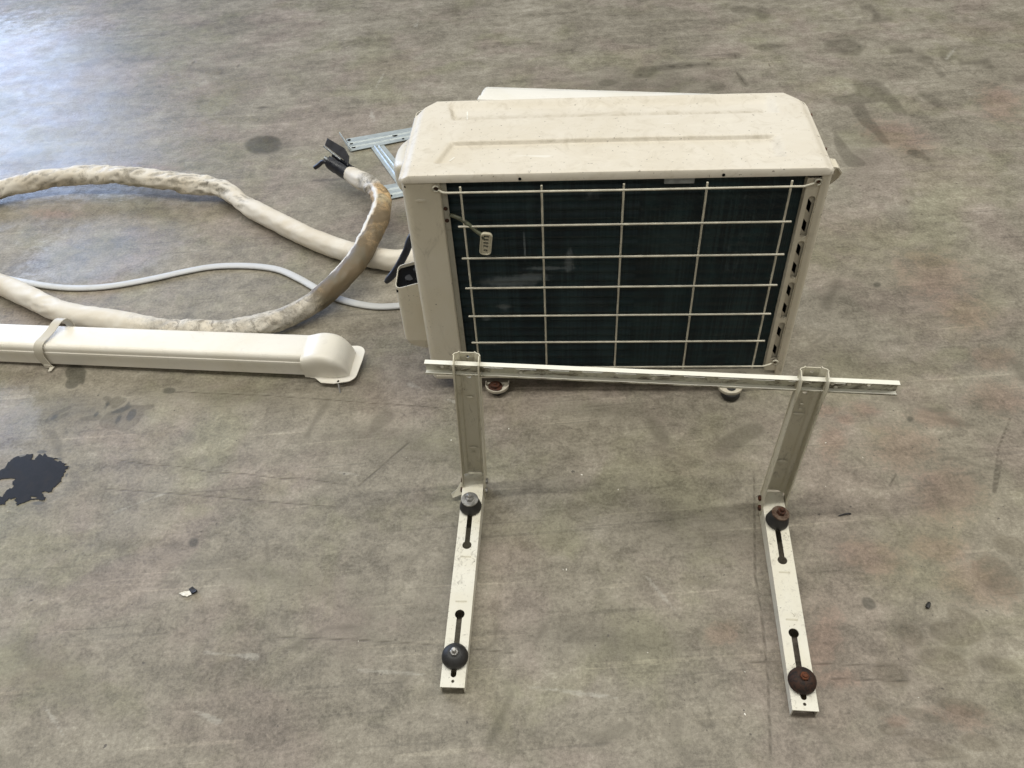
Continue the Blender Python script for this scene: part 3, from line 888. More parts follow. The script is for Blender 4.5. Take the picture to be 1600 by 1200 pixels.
# service-valve cover on the left side, open at the top
def valve_cover():
    plan = [(0.001, 0.050)] + arc(-0.043, 0.065, 0.015, 270, 180, 5) + [(-0.058, 0.095)] + arc(-0.048, 0.105, 0.010, 180, 90, 4) + [(0.001, 0.115)]
    def ztop(i):
        return 0.252 + (plan[i][1] - 0.050) * 0.22 + (plan[i][0] + 0.058) * 0.30
    b = MB().sheet(plan, 0.104, ztop, -0.002)
    n = len(plan)
    low = [(x * 0.90, 0.082 + (y - 0.082) * 0.86) for x, y in plan]
    vs = [(x, y, 0.104 - (x + 0.062) * 0.35) for x, y in plan] + [(x, y, 0.092 - (x + 0.062) * 0.35) for x, y in low]
    vs = [(x, y, min(z, 0.1045)) for x, y, z in vs]
    fs = [(k, k + 1, n + k + 1, n + k) for k in range(n - 1)] + [tuple(range(n, 2 * n))]
    b.add([(x, y, 0.104) for x, y in plan] + [(x, y, 0.092 - (x + 0.062) * 0.30) for x, y in low], fs)
    # near-black slab below the rim: shade inside the cover put in as colour
    o = acb(b, 'valve_cover', M['ac'], smooth=40)
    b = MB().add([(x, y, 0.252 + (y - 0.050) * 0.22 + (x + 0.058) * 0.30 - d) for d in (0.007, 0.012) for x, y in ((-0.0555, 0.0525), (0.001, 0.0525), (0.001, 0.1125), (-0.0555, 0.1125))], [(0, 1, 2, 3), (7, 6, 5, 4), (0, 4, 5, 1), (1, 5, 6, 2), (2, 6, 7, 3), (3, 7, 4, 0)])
    acb(b, 'cover_shade', M['dark'], o)
    acb(MB().tube([(-0.030, 0.080, 0.20), (-0.028, 0.078, 0.262)], 0.010, 10), 'service_valve', M['rubber'], o, smooth=40)
    acb(MB().tube([(-0.012, 0.094, 0.20), (-0.012, 0.093, 0.274)], 0.008, 10), 'service_valve', M['rubber'], o, smooth=40)
valve_cover()
# grip bulge high on the left side
def grip():
    vs, fs = [], []
    NA, NB = 14, 18
    for i in range(NA + 1):
        for j in range(NB + 1):
            u, v = i / NA, j / NB
            y = 0.060 + 0.105 * v
            z = 0.478 + 0.066 * u
            e = (1 - abs(2 * v - 1) ** 3.2) * (1 - abs(2 * u - 1) ** 4)
            vs.append((BODY_L - 0.027 * max(0, e) ** 0.5, y, z))
    for i in range(NA):
        for j in range(NB):
            a = i * (NB + 1) + j
            fs.append((a, a + 1, a + NB + 2, a + NB + 1))
    acb(MB().add(vs, fs), 'side_grip', M['ac'], smooth=60)
grip()
# bent tag of broken grip at the right corner
b = MB()
pts = [(0.786, 0.030, 0.548), (0.802, 0.028, 0.546), (0.811, 0.030, 0.534), (0.808, 0.033, 0.522), (0.798, 0.034, 0.510), (0.789, 0.034, 0.500)]
vs, fs = [], []
for (x, y, z) in pts:
    vs += [(x, y - 0.010, z), (x, y + 0.020, z), (x - 0.002, y + 0.020, z - 0.002), (x - 0.002, y - 0.010, z - 0.002)]
for i in range(len(pts) - 1):
    for k in range(4):
        fs.append((i * 4 + k, i * 4 + (k + 1) % 4, i * 4 + 4 + (k + 1) % 4, i * 4 + 4 + k))
fs += [(0, 1, 2, 3), tuple(4 * (len(pts) - 1) + k for k in (3, 2, 1, 0))]
acb(b.add(vs, fs), 'broken_grip', M['ac'], smooth=40)
# black cable stub poking out beside the valve cover
def on_depth(px, py, t):
    r = ray(px, py)
    k = (AN @ (ACO + AN * t)) / (AN @ r[:2])
    q = CP + r * k
    return ((q[:2] - ACO) @ AU, t, q[2])
pts = smooth_path([on_depth(655, 352, 0.175), on_depth(641, 374, 0.16), on_depth(636, 390, 0.15), on_depth(627, 408, 0.145), on_depth(616, 426, 0.14), on_depth(603, 441, 0.135)], 0.006)
acb(MB().tube(pts, [0.0085] * (len(pts) - 3) + [0.008, 0.007, 0.005], 10), 'cable_stub', M['black'], smooth=60)

# ---------------------------------------------------------------- wall bracket standing on its arms
BR = thing('wall_bracket', 'cream steel wall bracket of two arms, two uprights and a cross rail', 'bracket', (0.20, 1.01, 0))
BI = Matrix.Translation((-0.20, -1.01, 0))


def brb(mb, name, mat, parent=None, **kw):
    mb.v = [tuple(BI @ Vector(v)) for v in mb.v]
    return mb.build(name, mat, parent or BR, **kw)


def arm(near, far, zn, zf, which):
    near, far = np.array(near), np.array(far)
    d = far - near
    L = float(np.linalg.norm(d))
    yaw = math.atan2(d[1], d[0]) - math.pi / 2
    pit = math.atan2(zf - zn, L)
    F = Matrix.Translation((near[0], near[1], zn)) @ Matrix.Rotation(yaw, 4, 'Z') @ Matrix.Rotation(pit, 4, 'X')   # y runs from tip to root, z=0 on top
    w = 0.0209

    def key(cy, ce, up, mid=None):
        """round entry at cy, narrow slot to ce"""
        out = []
        sg = 1 if ce > cy else -1
        R, q = 0.0088, 0.0049
        a0 = math.asin(q / R)
        for k in range(19):
            a = rad(90) * sg + a0 * 1 + (2 * math.pi - 2 * a0) * k / 18
            out.append((R * math.cos(a), cy + R * math.sin(a)))
        e = [(q * math.cos(a), ce + q * math.sin(a)) for a in [rad(-90 + 90 * sg) + rad(180) * k / 6 for k in range(7)]]
        if sg < 0:
            e = [(q * math.cos(a), ce + q * math.sin(a)) for a in [rad(180) + rad(180) * k / 6 for k in range(7)]]
        else:
            e = [(q * math.cos(a), ce + q * math.sin(a)) for a in [rad(0) + rad(180) * k / 6 for k in range(7)]]
        return out + e

    h1 = key(0.133, 0.022, 0)
    h2 = key(0.275, 0.385, 0)
    b = MB().plate([(-w, 0), (w, 0), (w, L), (-w, L)], [h1, h2, circ(0, 0.0105, 0.0028, 10)], 0.002, F)
    for sx in (-1, 1):      # tapering side flanges reaching the floor
        hn, hf = zn - 0.001, zf - 0.001
        a, c = sx * w, sx * (w - 0.002)
        b.add([(a, 0, -0.0021), (a, L, -0.0021), (a, L, -hf), (a, 0, -hn), (c, 0, -0.0021), (c, L, -0.0021), (c, L, -hf), (c, 0, -hn)],
              [(0, 1, 2, 3), (7, 6, 5, 4), (0, 4, 5, 1), (1, 5, 6, 2), (2, 6, 7, 3), (3, 7, 4, 0)], F)
    o = brb(b, 'arm', M['bracket'])
    for y in (0.158, 0.250):
        brb(MB().box(-0.010, 0.010, y - 0.0016, y + 0.0016, -0.001, 0.0007, F), 'pressed_mark', M['bracket_up'], o, bevel=0.0006)
    tag(o, label='steel arm with %s rubber mounts' % which)
    return F, L


def rubber_mount(F, y, kind, tilt=(0, 0), lab=None):
    Mx = F @ Matrix.Translation((0, y, 0.0006)) @ Matrix.Rotation(rad(tilt[0]), 4, 'X') @ Matrix.Rotation(rad(tilt[1]), 4, 'Y')
    if kind in ('cone_grey', 'cone_rust'):
        b = MB().lathe([(0.0205, 0.0), (0.0218, 0.003), (0.0205, 0.009), (0.0172, 0.021), (0.0158, 0.024)], Mx, 24)
        o = brb(b, 'rubber_mount', M['rubber'], smooth=45)
        b = MB().lathe([(0.0165, 0.0242), (0.0168, 0.0252), (0.0165, 0.0272), (0.009, 0.0276)], Mx, 24)
        brb(b, 'washer', M['steel'] if kind == 'cone_grey' else M['rust_washer'], o, smooth=35)
        b = MB().lathe([(0.0085, 0.0276), (0.0085, 0.0335), (0.0075, 0.0345)], Mx, 6)
        b.lathe([(0.0042, 0.0345), (0.0042, 0.0405), (0.0030, 0.0415)], Mx, 10)
        brb(b, 'bolt', M['steel'] if kind == 'cone_grey' else M['rust'], o, smooth=30)
    else:
        b = MB().lathe([(0.0215, 0.0), (0.0232, 0.004), (0.0222, 0.010), (0.0185, 0.016), (0.0125, 0.0205), (0.010, 0.0212)], Mx, 24)
        o = brb(b, 'rubber_mount', M['rubber'] if kind == 'dome_black' else M['rust_rubber'], smooth=50)
        b = MB().lathe([(0.0075, 0.0212), (0.0075, 0.0255), (0.0065, 0.0262)], Mx, 6)
        b.lathe([(0.0042, 0.0262), (0.0042, 0.0345 if kind == 'dome_black' else 0.0285), (0.003, 0.0355 if kind == 'dome_black' else 0.0292)], Mx, 10)
        brb(b, 'bolt', M['steel'] if kind == 'dome_black' else M['rust_bright'], o, smooth=30)
    if lab:
        tag(o, label=lab)


def mid(p, q):
    return (p + q) / 2


ZN, ZF = 0.022, 0.040
nL = mid(fl(687, 1073, ZN), fl(726, 1075, ZN))[:2]
fL = mid(fl(725, 741, ZF), fl(757, 740, ZF))[:2]
nR = mid(fl(1239, 1112, ZN), fl(1279, 1109, ZN))[:2]
fR = mid(fl(1190, 769, ZF), fl(1222, 768, ZF))[:2]
FLm, LL = arm(nL, fL, ZN, ZF, 'black')
FRm, LR = arm(nR, fR, ZN, ZF, 'rusty')
rubber_mount(FLm, 0.052, 'dome_black', (2, 2), 'black domed rubber mount with grey stud')
rubber_mount(FLm, 0.360, 'cone_grey', (-2, 1), 'black rubber cone under a grey washer')
rubber_mount(FRm, 0.047, 'dome_rust', (0, 2), 'rust brown domed rubber mount')
rubber_mount(FRm, 0.358, 'cone_rust', (-3, 7), 'tilted rubber cone under a rusty washer')


def upright(far, yawdir, ztop, marks, lean):
    yaw = math.atan2(yawdir[1], yawdir[0]) - math.pi / 2
    F = Matrix.Translation((far[0], far[1], 0)) @ Matrix.Rotation(yaw, 4, 'Z') @ Matrix.Rotation(rad(lean), 4, 'Y')
    z0 = 0.041
    w = 0.0229
    b = MB()
    # fold lines of the web
    b.sheet([(-w, -0.006), (-w + 0.002, -0.0015), (-0.0150, 0.001), (-0.0125, 0.0045)], z0, ztop, 0.0018, F)
    b.sheet([(0.0125, 0.0045), (0.0150, 0.001), (w - 0.002, -0.0015), (w, -0.006)], z0, ztop, 0.0018, F)
    P = F @ Matrix.Translation((0, 0.0045, 0)) @ RX
    b.plate([(-0.0125, z0), (0.0125, z0), (0.0125, ztop - 0.003), (-0.0125, ztop - 0.003)], [circ(0, ztop - 0.012, 0.0032, 10), [(x * 1.35, y) for x, y in circ(0, ztop - 0.062, 0.0034, 10)]], 0.0018, P)
    # side flanges, reaching down past the arm to a pointed heel
    for sx in (-1, 1):
        x0, x1 = sx * w, sx * (w - 0.0018)
        prof = [(-0.006, ztop), (-0.024, ztop - 0.006), (-0.030, ztop - 0.022), (-0.026, ztop - 0.060), (-0.028, 0.075), (-0.036, 0.036), (-0.036, 0.010), (-0.010, 0.002), (-0.006, 0.002)]
        n = len(prof)
        vs = [(x0, y, z) for y, z in prof] + [(x1, y, z) for y, z in prof]
        fs = [tuple(range(n)), tuple(reversed(range(n, 2 * n)))] + [(k, (k + 1) % n, n + (k + 1) % n, n + k) for k in range(n)]
        b.add(vs, fs, F)
    o = brb(b, 'upright', M['bracket_up'], smooth=30)
    for (z, wd, hh) in marks:
        b = MB().lathe([(1.0, 0.0), (0.8, 0.0012), (0.3, 0.0020)], F @ Matrix.Translation((0, 0.0043 - 0.0018, z)) @ RX @ Matrix.Diagonal((wd, hh, 1, 1)), 14)
        brb(b, 'pressed_bump', M['bracket_up'], o, smooth=50)
    return F, o


dL = np.array(fL) - np.array(nL)
dR = np.array(fR) - np.array(nR)
UL, ol = upright(fL, dL, 0.377, [(0.262, 0.008, 0.004), (0.120, 0.009, 0.003), (0.105, 0.004, 0.003)], 2.2)
UR, orr = upright(fR, dR, 0.377, [(0.287, 0.004, 0.003), (0.262, 0.011, 0.0035), (0.275, 0.004, 0.003), (0.13, 0.010, 0.006), (0.085, 0.004, 0.003)], 1.9)
# pivot bolts
for F, sx, o, m in ((UL, 1, ol, 'steel'), (UR, -1, orr, 'rust'), (UL, -1, ol, 'rust'), (UR, 1, orr, 'steel')):
    for z, y in ((0.034, -0.012), (0.022, -0.027)):
        b = MB().lathe([(0.0058, -0.002), (0.0058, 0.0035), (0.0042, 0.0045)], F @ Matrix.Translation((sx * 0.0232, y, z)) @ Matrix.Rotation(rad(90 * sx), 4, 'Y'), 6)
        brb(b, 'pivot_bolt', M[m], o)
# bent strap end left of the left pivot
b = MB().add([(-0.024, -0.018, 0.030), (-0.024, -0.034, 0.016), (-0.043, -0.040, 0.010), (-0.046, -0.036, 0.018), (-0.036, -0.028, 0.022), (-0.027, -0.016, 0.034)] +
             [(-0.027, -0.015, 0.028), (-0.027, -0.031, 0.013), (-0.043, -0.037, 0.008), (-0.046, -0.033, 0.016), (-0.036, -0.025, 0.020), (-0.027, -0.013, 0.032)],
             [(0, 1, 2, 3, 4, 5), (11, 10, 9, 8, 7, 6)] + [(k, (k + 1) % 6, 6 + (k + 1) % 6, 6 + k) for k in range(6)], UL)
brb(b, 'bent_lug', M['bracket_up'], ol)


def rail():
    # passes in front of both webs
    a = np.array([*(UL @ Vector((0, -0.004, 0)))[:2]])
    c = np.array([*(UR @ Vector((0, -0.004, 0)))[:2]])
    d = (c - a) / np.linalg.norm(c - a)
    nrm = np.array([-d[1], d[0]])
    def on(px, py):     # meet the vertical plane of the rail
        r = ray(px, py)
        k = (nrm @ a) / (nrm @ r[:2])
        q = CP + r * k
        return q
    L0, R0 = on(664, 564), on(1405, 597)
    sL, sR = (L0[:2] - a) @ d, (R0[:2] - a) @ d
    zL, zR = L0[2], R0[2]
    slope = math.atan2(zR - zL, sR - sL)
    yaw = math.atan2(d[1], d[0])
    F = Matrix.Translation((*L0[:2], zL)) @ Matrix.Rotation(yaw, 4, 'Z') @ Matrix.Rotation(-slope, 4, 'Y')
    L = (sR - sL) / math.cos(slope)
    H, D = 0.0215, 0.0085
    b = MB()
    holes = []
    rr = random.Random(5)
    x = 0.045
    while x < L - 0.10:
        holes.append(rrect(x, x + 0.036, -0.0105, -0.0072, 0.0015, 3))
        x += 0.058
    holes += [circ(L - 0.140, -0.010, 0.0032, 10), circ(L - 0.045, -0.010, 0.0032, 10)]
    b.plate([(0, -H), (L, -H), (L, 0), (0, 0)], holes, 0.0016, F @ RX)
    b.box(0, L, -D, 0.0016, 0.0002, 0.0018, F)                       # top lip
    b.box(0, L, -0.0095, 0.0, -H - 0.0016, -H - 0.0001, F)           # bottom lip
    b.box(0, L, -0.0097, -0.0083, -H - 0.0001, -H + 0.002, F)
    k = NT('grimy_lit_top_steel')
    sx = k.n('ShaderNodeSeparateXYZ')
    tcg = k.t.nodes.new('ShaderNodeNewGeometry')
    k.link(tcg.outputs['Position'], sx.inputs[0])
    film = k.noise(28, 6, 0.7, 1.0, stretch=(0.5, 1, 1))
    fine = k.noise(46, 7, 0.76, 0.8, stretch=(0.4, 1, 1))
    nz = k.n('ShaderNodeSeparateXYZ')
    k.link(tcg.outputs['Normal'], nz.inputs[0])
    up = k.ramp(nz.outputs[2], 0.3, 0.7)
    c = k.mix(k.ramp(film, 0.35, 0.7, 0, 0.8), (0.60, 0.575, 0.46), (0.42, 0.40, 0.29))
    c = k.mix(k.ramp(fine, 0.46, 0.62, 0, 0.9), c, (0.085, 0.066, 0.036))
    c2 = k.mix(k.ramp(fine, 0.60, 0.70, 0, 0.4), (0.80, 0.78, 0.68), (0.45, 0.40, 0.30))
    m = k.out(k.mix(up, c, c2), 0.42)  # upward faces painted paler as if lit, front faces darker besides their grime
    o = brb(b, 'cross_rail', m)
    for x, z in ((L - 0.105, -0.0085), (L - 0.078, -0.0085), (L - 0.098, -0.017), (0.17, -0.017), (0.030, -0.010), (0.40, -0.016)):
        b = MB().lathe([(0.0036, 0.0), (0.0030, 0.0015), (0.001, 0.002)], F @ Matrix.Translation((x, -0.0016, z)) @ RX, 10)
        brb(b, 'rivet_head', M['bracket'], o, smooth=50)
rail()

# ---------------------------------------------------------------- white duct with an elbow cap
DA = math.atan2(-0.132, 0.77)
DO = fl(487, 590.5, 0.008)
DU = thing('cable_duct', 'long white plastic pipe duct with rounded end cap on the floor', 'duct', (DO[0], DO[1], 0), DA)


def dub(mb, name, mat, parent=None, **kw):
    return mb.build(name, mat, parent or DU, **kw)


DL, DW, DH, DZ = -1.35, 0.080, 0.060, 0.008


def extr(prof, x0, x1, closed=True, caps=True, lift=(0, 0)):
    n = len(prof)
    vs = [(x0, y, z + lift[0]) for y, z in prof] + [(x1, y, z + lift[1]) for y, z in prof]
    m = n if closed else n - 1
    fs = [(k, (k + 1) % n, n + (k + 1) % n, n + k) for k in range(m)]
    if caps:
        fs += [tuple(range(n)), tuple(reversed(range(n, 2 * n)))]
    return vs, fs


LIFT = (-0.004, 0.007)
# base tray
pr = [(0.0020, DZ), (DW - 0.002, DZ), (DW - 0.002, DZ + 0.036), (0.0020, DZ + 0.036)]
dub(MB().add(*extr(pr, DL, 0.0, lift=LIFT)), 'duct_base', M['duct'], bevel=0.001)
# cover with rounded shoulders and a step above the tray
r_ = 0.011
sh = [(r_ - r_ * math.cos(a), DZ + DH - r_ + r_ * math.sin(a)) for a in [rad(90 * k / 6) for k in range(7)]]
shr = [(DW - y, z) for y, z in sh[::-1]]
pr = [(-0.0015, DZ + 0.0335), (-0.0015, DZ + 0.040), (0.0, DZ + 0.042)] + sh + shr + [(DW, DZ + 0.042), (DW + 0.0015, DZ + 0.040), (DW + 0.0015, DZ + 0.0335)]
dub(MB().add(*extr(pr, DL, 0.012, lift=(LIFT[0], LIFT[1] + 0.002))), 'duct_cover', M['duct'], smooth=30)


def cap():
    """elbow cap: grows out of the duct, arches over and comes down to a flange lying round its mouth"""
    NX, NA = 34, 26
    T = Matrix.Translation((0, 0, 0.006)) @ Matrix.Rotation(rad(7), 4, 'X')
    vs, fs = [], []
    x0, x1 = -0.012, 0.093
    def hgt(f):
        base = 0.058 + 0.012 * math.sin(min(1, f / 0.42) * math.pi / 2) ** 1.5
        if f > 0.40:
            g = (f - 0.40) / 0.60
            base *= math.sqrt(max(0.0, 1 - g ** 2.4))
        return base
    for i in range(NX + 1):
        f = i / NX
        f = 1 - (1 - f) ** 1.5
        x = x0 + (x1 - x0) * f
        h = max(hgt(f), 0.0)
        wv = 0.0445 - 0.010 * max(0, (f - 0.62) / 0.38) ** 2.0
        yc = 0.040
        for k in range(NA + 1):
            a = math.pi * k / NA
            ex = 0.24
            cy = -math.copysign(abs(math.cos(a)) ** ex, math.cos(a))
            cz = abs(math.sin(a)) ** 0.34
            vs.append((x, yc + wv * cy, DZ + 0.002 + h * cz))
    for i in range(NX):
        for k in range(NA):
            a = i * (NA + 1) + k
            fs.append((a, a + 1, a + NA + 2, a + NA + 1))
    b = MB().add(vs, fs, T)
    # flange
    out = [(0.0, -0.005), (0.012, -0.006), (0.030, -0.019), (0.060, -0.020), (0.080, -0.015)] + [(0.082 + 0.028 * math.sin(a), 0.013 - 0.027 * math.cos(a)) for a in [rad(10 * k) for k in range(1, 9)]] + \
          [(0.113, 0.055)] + [(0.091 + 0.022 * math.cos(a), 0.077 + 0.020 * math.sin(a)) for a in [rad(15 * k) for k in range(0, 7)]] + [(0.05, 0.094), (0.03, 0.088), (0.0, 0.086)]
    b.plate(out, [circ(0.070, -0.0125, 0.0032, 10)], 0.0025, T @ Matrix.Translation((0, 0, DZ + 0.0035)))
    o = dub(b, 'end_cap', M['duct'], smooth=38)
    b = MB().tube([T @ Vector((0.0705, -0.016, DZ + 0.002)), T @ Vector((0.0790, -0.040, -0.0052))], 0.0019, 8)
    dub(b, 'wall_screw', M['steel'], o)
cap()


def strap():
    q = fl(78, 570, 0.01)
    x = (Matrix.Rotation(-DA, 4, 'Z') @ Vector((q[0] - DO[0], q[1] - DO[1], 0))).x
    zl = LIFT[0] + (LIFT[1] - LIFT[0]) * (x - DL) / (0 - DL)
    # path round the section (y, z) with the band slanting from front to back
    path = [(-0.0035, DZ - 0.006, 0.000), (-0.0045, DZ + 0.010, -0.006), (-0.0050, DZ + 0.030, -0.009), (-0.0045, DZ + 0.046, -0.006), (-0.001, DZ + 0.058, -0.003), (0.008, DZ + 0.0655, 0.000),
            (0.025, DZ + 0.068, 0.006), (0.045, DZ + 0.073, 0.013), (0.062, DZ + 0.080, 0.019), (0.078, DZ + 0.080, 0.024), (0.090, DZ + 0.066, 0.026), (0.092, DZ + 0.040, 0.026), (0.088, DZ + 0.004, 0.026)]
    P = smooth_path([(x + dx, y, z + zl) for y, z, dx in path], 0.004)
    vs, fs = [], []
    hw = 0.0115
    n = len(P)
    for i, p in enumerate(P):
        t = P[min(i + 1, n - 1)] - P[max(i - 1, 0)]
        nn = np.array([0, -t[2], t[1]])
        nn /= np.linalg.norm(nn)
        w = hw * (0.80 + 0.2 * min(1, i / 6))
        for sx, o_ in ((-1, 0), (1, 0), (1, 0.0018), (-1, 0.0018)):
            vs.append(tuple(p + np.array([sx * w, 0, 0]) + nn * o_))
    for i in range(n - 1):
        for k in range(4):
            fs.append((i * 4 + k, i * 4 + (k + 1) % 4, i * 4 + 4 + (k + 1) % 4, i * 4 + 4 + k))
    fs += [(0, 1, 2, 3), tuple(4 * (n - 1) + k for k in (3, 2, 1, 0))]
    b = MB().add(vs, fs)
    y0 = -0.006
    b.box(x - 0.012, x + 0.004, y0 - 0.0015, y0 + 0.002, DZ - 0.006 + zl, DZ + 0.004 + zl)
    b.add([(x, -0.004, DZ - 0.003 + zl), (x + 0.011, -0.004, DZ - 0.003 + zl), (x + 0.010, -0.018, DZ - 0.003 + zl), (x + 0.004, -0.022, DZ - 0.003 + zl), (x, -0.004, DZ - 0.0045 + zl), (x + 0.011, -0.004, DZ - 0.0045 + zl), (x + 0.010, -0.018, DZ - 0.0045 + zl), (x + 0.004, -0.022, DZ - 0.0045 + zl)],
          [(0, 1, 2, 3), (7, 6, 5, 4), (0, 4, 5, 1), (1, 5, 6, 2), (2, 6, 7, 3), (3, 7, 4, 0)])
    dub(b, 'strap', M['strap'], smooth=40)
strap()

# ---------------------------------------------------------------- taped insulated pipe
HS = thing('insulated_pipe', 'looped insulated pipe in dirty cream wrapping tape, black foam at its free end', 'pipe', tuple(fl(300, 400)[:2]) + (0,))
HI = Matrix.Translation(-HS.location)


def hsb(mb, name, mat, parent=None, **kw):
    mb.v = [tuple(HI @ Vector(v)) for v in mb.v]
    return mb.build(name, mat, parent or HS, **kw)


def hose():
    px = [(640, 405, .031), (600, 405, .031), (545, 394, .031), (500, 378, .031), (450, 355, .031), (405, 332, .032), (378, 316, .034), (358, 301, .037), (335, 292, .044), (290, 286, .050), (230, 278, .054), (170, 273, .056),
          (110, 276, .052), (55, 283, .046), (10, 294, .040), (-40, 313, .034), (-85, 345, .031), (-98, 380, .031), (-75, 412, .031), (-30, 433, .031), (10, 448, .031), (45, 464, .032), (75, 479, .033), (105, 490, .033), (150, 498, .032), (200, 506, .031),
          (250, 513, .031), (300, 517, .031), (350, 517, .031), (400, 510, .031), (440, 499, .032), (480, 480, .036), (515, 455, .046), (545, 425, .062), (568, 392, .078), (585, 358, .082), (595, 330, .080), (596, 310, .076), (588, 297, .072), (576, 288, .066), (562, 281, .060), (548, 272, .056)]
    W_ = [fl(*p) for p in px]
    W_ = [np.array([0.20, 2.06, 0.05]), np.array([0.10, 1.93, 0.032]), np.array([-0.06, 1.845, 0.031])] + W_
    P = smooth_path(W_, 0.0055)
    n = len(P)
    acc = [0.0]
    for i in range(1, n):
        acc.append(acc[-1] + float(np.linalg.norm(P[i] - P[i - 1])))
    # arc length at given control pixels
    def at(pxq):
        q = fl(*pxq)
        return acc[int(np.argmin([np.linalg.norm(p - q) for p in P]))]
    a_wr0, a_wr1 = at((400, 330, .03)), at((330, 290, .045))
    a_far0, a_far1 = at((330, 290, .045)), at((10, 294, .04))
    a_kink = at((75, 479, .033))
    a_old0 = at((230, 510, .031))
    a_tan0 = at((480, 480, .036))
    a_tan1 = at((590, 300, .072))
    a_end = acc[-1]
    SEG = 36
    vs, fs, col = [], [], []
    def sm(x, a, b):
        t = min(1, max(0, (x - a) / (b - a))) if a != b else float(x > a)
        return t * t * (3 - 2 * t)
    for i, p in enumerate(P):
        L = acc[i]
        t = P[min(i + 1, n - 1)] - P[max(i - 1, 0)]
        t = t / np.linalg.norm(t)
        a = np.cross(t, [0, 0, 1.0])
        a /= np.linalg.norm(a)
        b = np.cross(a, t)
        wr = sm(L, a_wr0 - 0.02, a_wr0 + 0.05) * (1 - sm(L, a_far1 + 0.1, a_far1 + 0.25))
        old = sm(L, a_old0 - 0.15, a_old0 + 0.1) * (1 - sm(L, a_end - 0.10, a_end - 0.05))
        tan = sm(L, a_tan0, a_tan0 + 0.05) * (1 - sm(L, a_tan1 - 0.02, a_tan1 + 0.03))
        kk = math.exp(-((L - a_kink) / 0.05) ** 2) + 0.8 * math.exp(-((L - a_wr1 + 0.01) / 0.035) ** 2) + 0.9 * math.exp(-((L - a_tan1 - 0.015) / 0.03) ** 2)
        amp = 0.0020 + 0.0038 * wr + 0.0058 * kk + 0.0026 * old
        R = 0.0290 - 0.002 * old - 0.003 * kk - 0.004 * sm(L, a_end - 0.09, a_end)
        for k in range(SEG):
            th = 2 * math.pi * k / SEG
            ca, sa = math.cos(th), math.sin(th)
            # spiral creases of the tape, stretched along the wrap direction
            w1 = noise.noise((L * 11, ca * 0.8 + L * 4, sa * 0.8))
            w2 = 0.6 * noise.noise((L * 48 + th * 1.2, ca * 1.4, sa * 1.4 + 7))
            w3 = abs(noise.noise((L * 24 - th * 0.9, ca * 1.2 + 4, sa * 1.2)))
            r = R + amp * ((0.9 + 0.7 * wr) * w1 + 0.55 * w2 - 1.1 * w3 + 0.25)
            # overlap edge of the tape running along the pipe on the upper side
            lip = 2.45 + 0.22 * math.sin(L * 9) + 0.25 * noise.noise((L * 30, 2, 2))
            e = (lip - th) % (2 * math.pi)
            r += 0.0034 * tan * (1 - sm(e, 0.0, 0.6)) + 0.0014 * (1 - tan) * (1 - sm(e, 0.0, 1.0))
            q = p + a * r * ca + b * r * sa
            q[2] = max(q[2], 0.0012)
            vs.append(tuple(q))
            edge = tan * (1 - sm(abs((e + math.pi) % (2 * math.pi) - math.pi - 0.10), 0.14, 0.30))
            dirt = 0.50 * old + 0.40 * tan * sm(a_tan1 - 0.14 - L, -0.08, 0.10) + 0.42 * wr * (1 if w3 > 0.22 else 0.4) + 0.3 * kk * w3
            col.append((min(1, dirt * (1 - edge)), tan * (1 - edge), edge, w3))
    for i in range(n - 1):
        for k in range(SEG):
            k2 = (k + 1) % SEG
            fs.append((i * SEG + k, i * SEG + k2, (i + 1) * SEG + k2, (i + 1) * SEG + k))
    fs += [tuple(range(SEG)), tuple((n - 1) * SEG + k for k in reversed(range(SEG)))]
    k = NT('dirty_wrapping_tape')
    dA, tA, eA, cA = k.attr('tape')
    big = k.noise(9, 5, 0.65, 0.7)
    sm_ = k.noise(45, 6, 0.75, 1.0)
    spk = k.noise(130, 4, 0.7, 0.8)
    c = k.mix(k.ramp(big, 0.35, 0.7, 0, 0.7), (0.73, 0.68, 0.585), (0.62, 0.54, 0.415))
    c = k.mix(k.math('MULTIPLY', tA, 0.9), c, k.mix(k.ramp(big, 0.45, 0.62), (0.60, 0.39, 0.17), (0.52, 0.42, 0.24)))
    dn = k.math('ADD', k.math('MULTIPLY', k.noise(13, 6, 0.66, 0.8, off=(2, 1, 0)), 0.80), k.math('MULTIPLY', spk, 0.28))
    dm = k.ramp(k.math('ADD', k.math('MULTIPLY', dA, 0.55), dn), 0.66, 1.02, 0, 0.84)
    mould = k.math('MULTIPLY', k.ramp(k.noise(34, 7, 0.76, 1.2, off=(4, 4, 1)), 0.47, 0.60), k.ramp(dA, 0.12, 0.62, 0, 0.75))
    dm = k.math('MAXIMUM', dm, mould)
    c = k.mix(dm, c, (0.060, 0.048, 0.030))
    c = k.mix(k.math('MULTIPLY', eA, 0.85), c, (0.74, 0.71, 0.64))
    k.bump(k.math('ADD', k.math('MULTIPLY', spk, 0.4), sm_), 0.25, 0.002)
    m = k.out(c, k.ramp(sm_, 0.3, 0.7, 0.5, 0.7))
    hsb(MB().add(vs, fs), 'taped_wrap', m, smooth=75, attrs={'tape': col}, weld=False)
    return P
HP = hose()


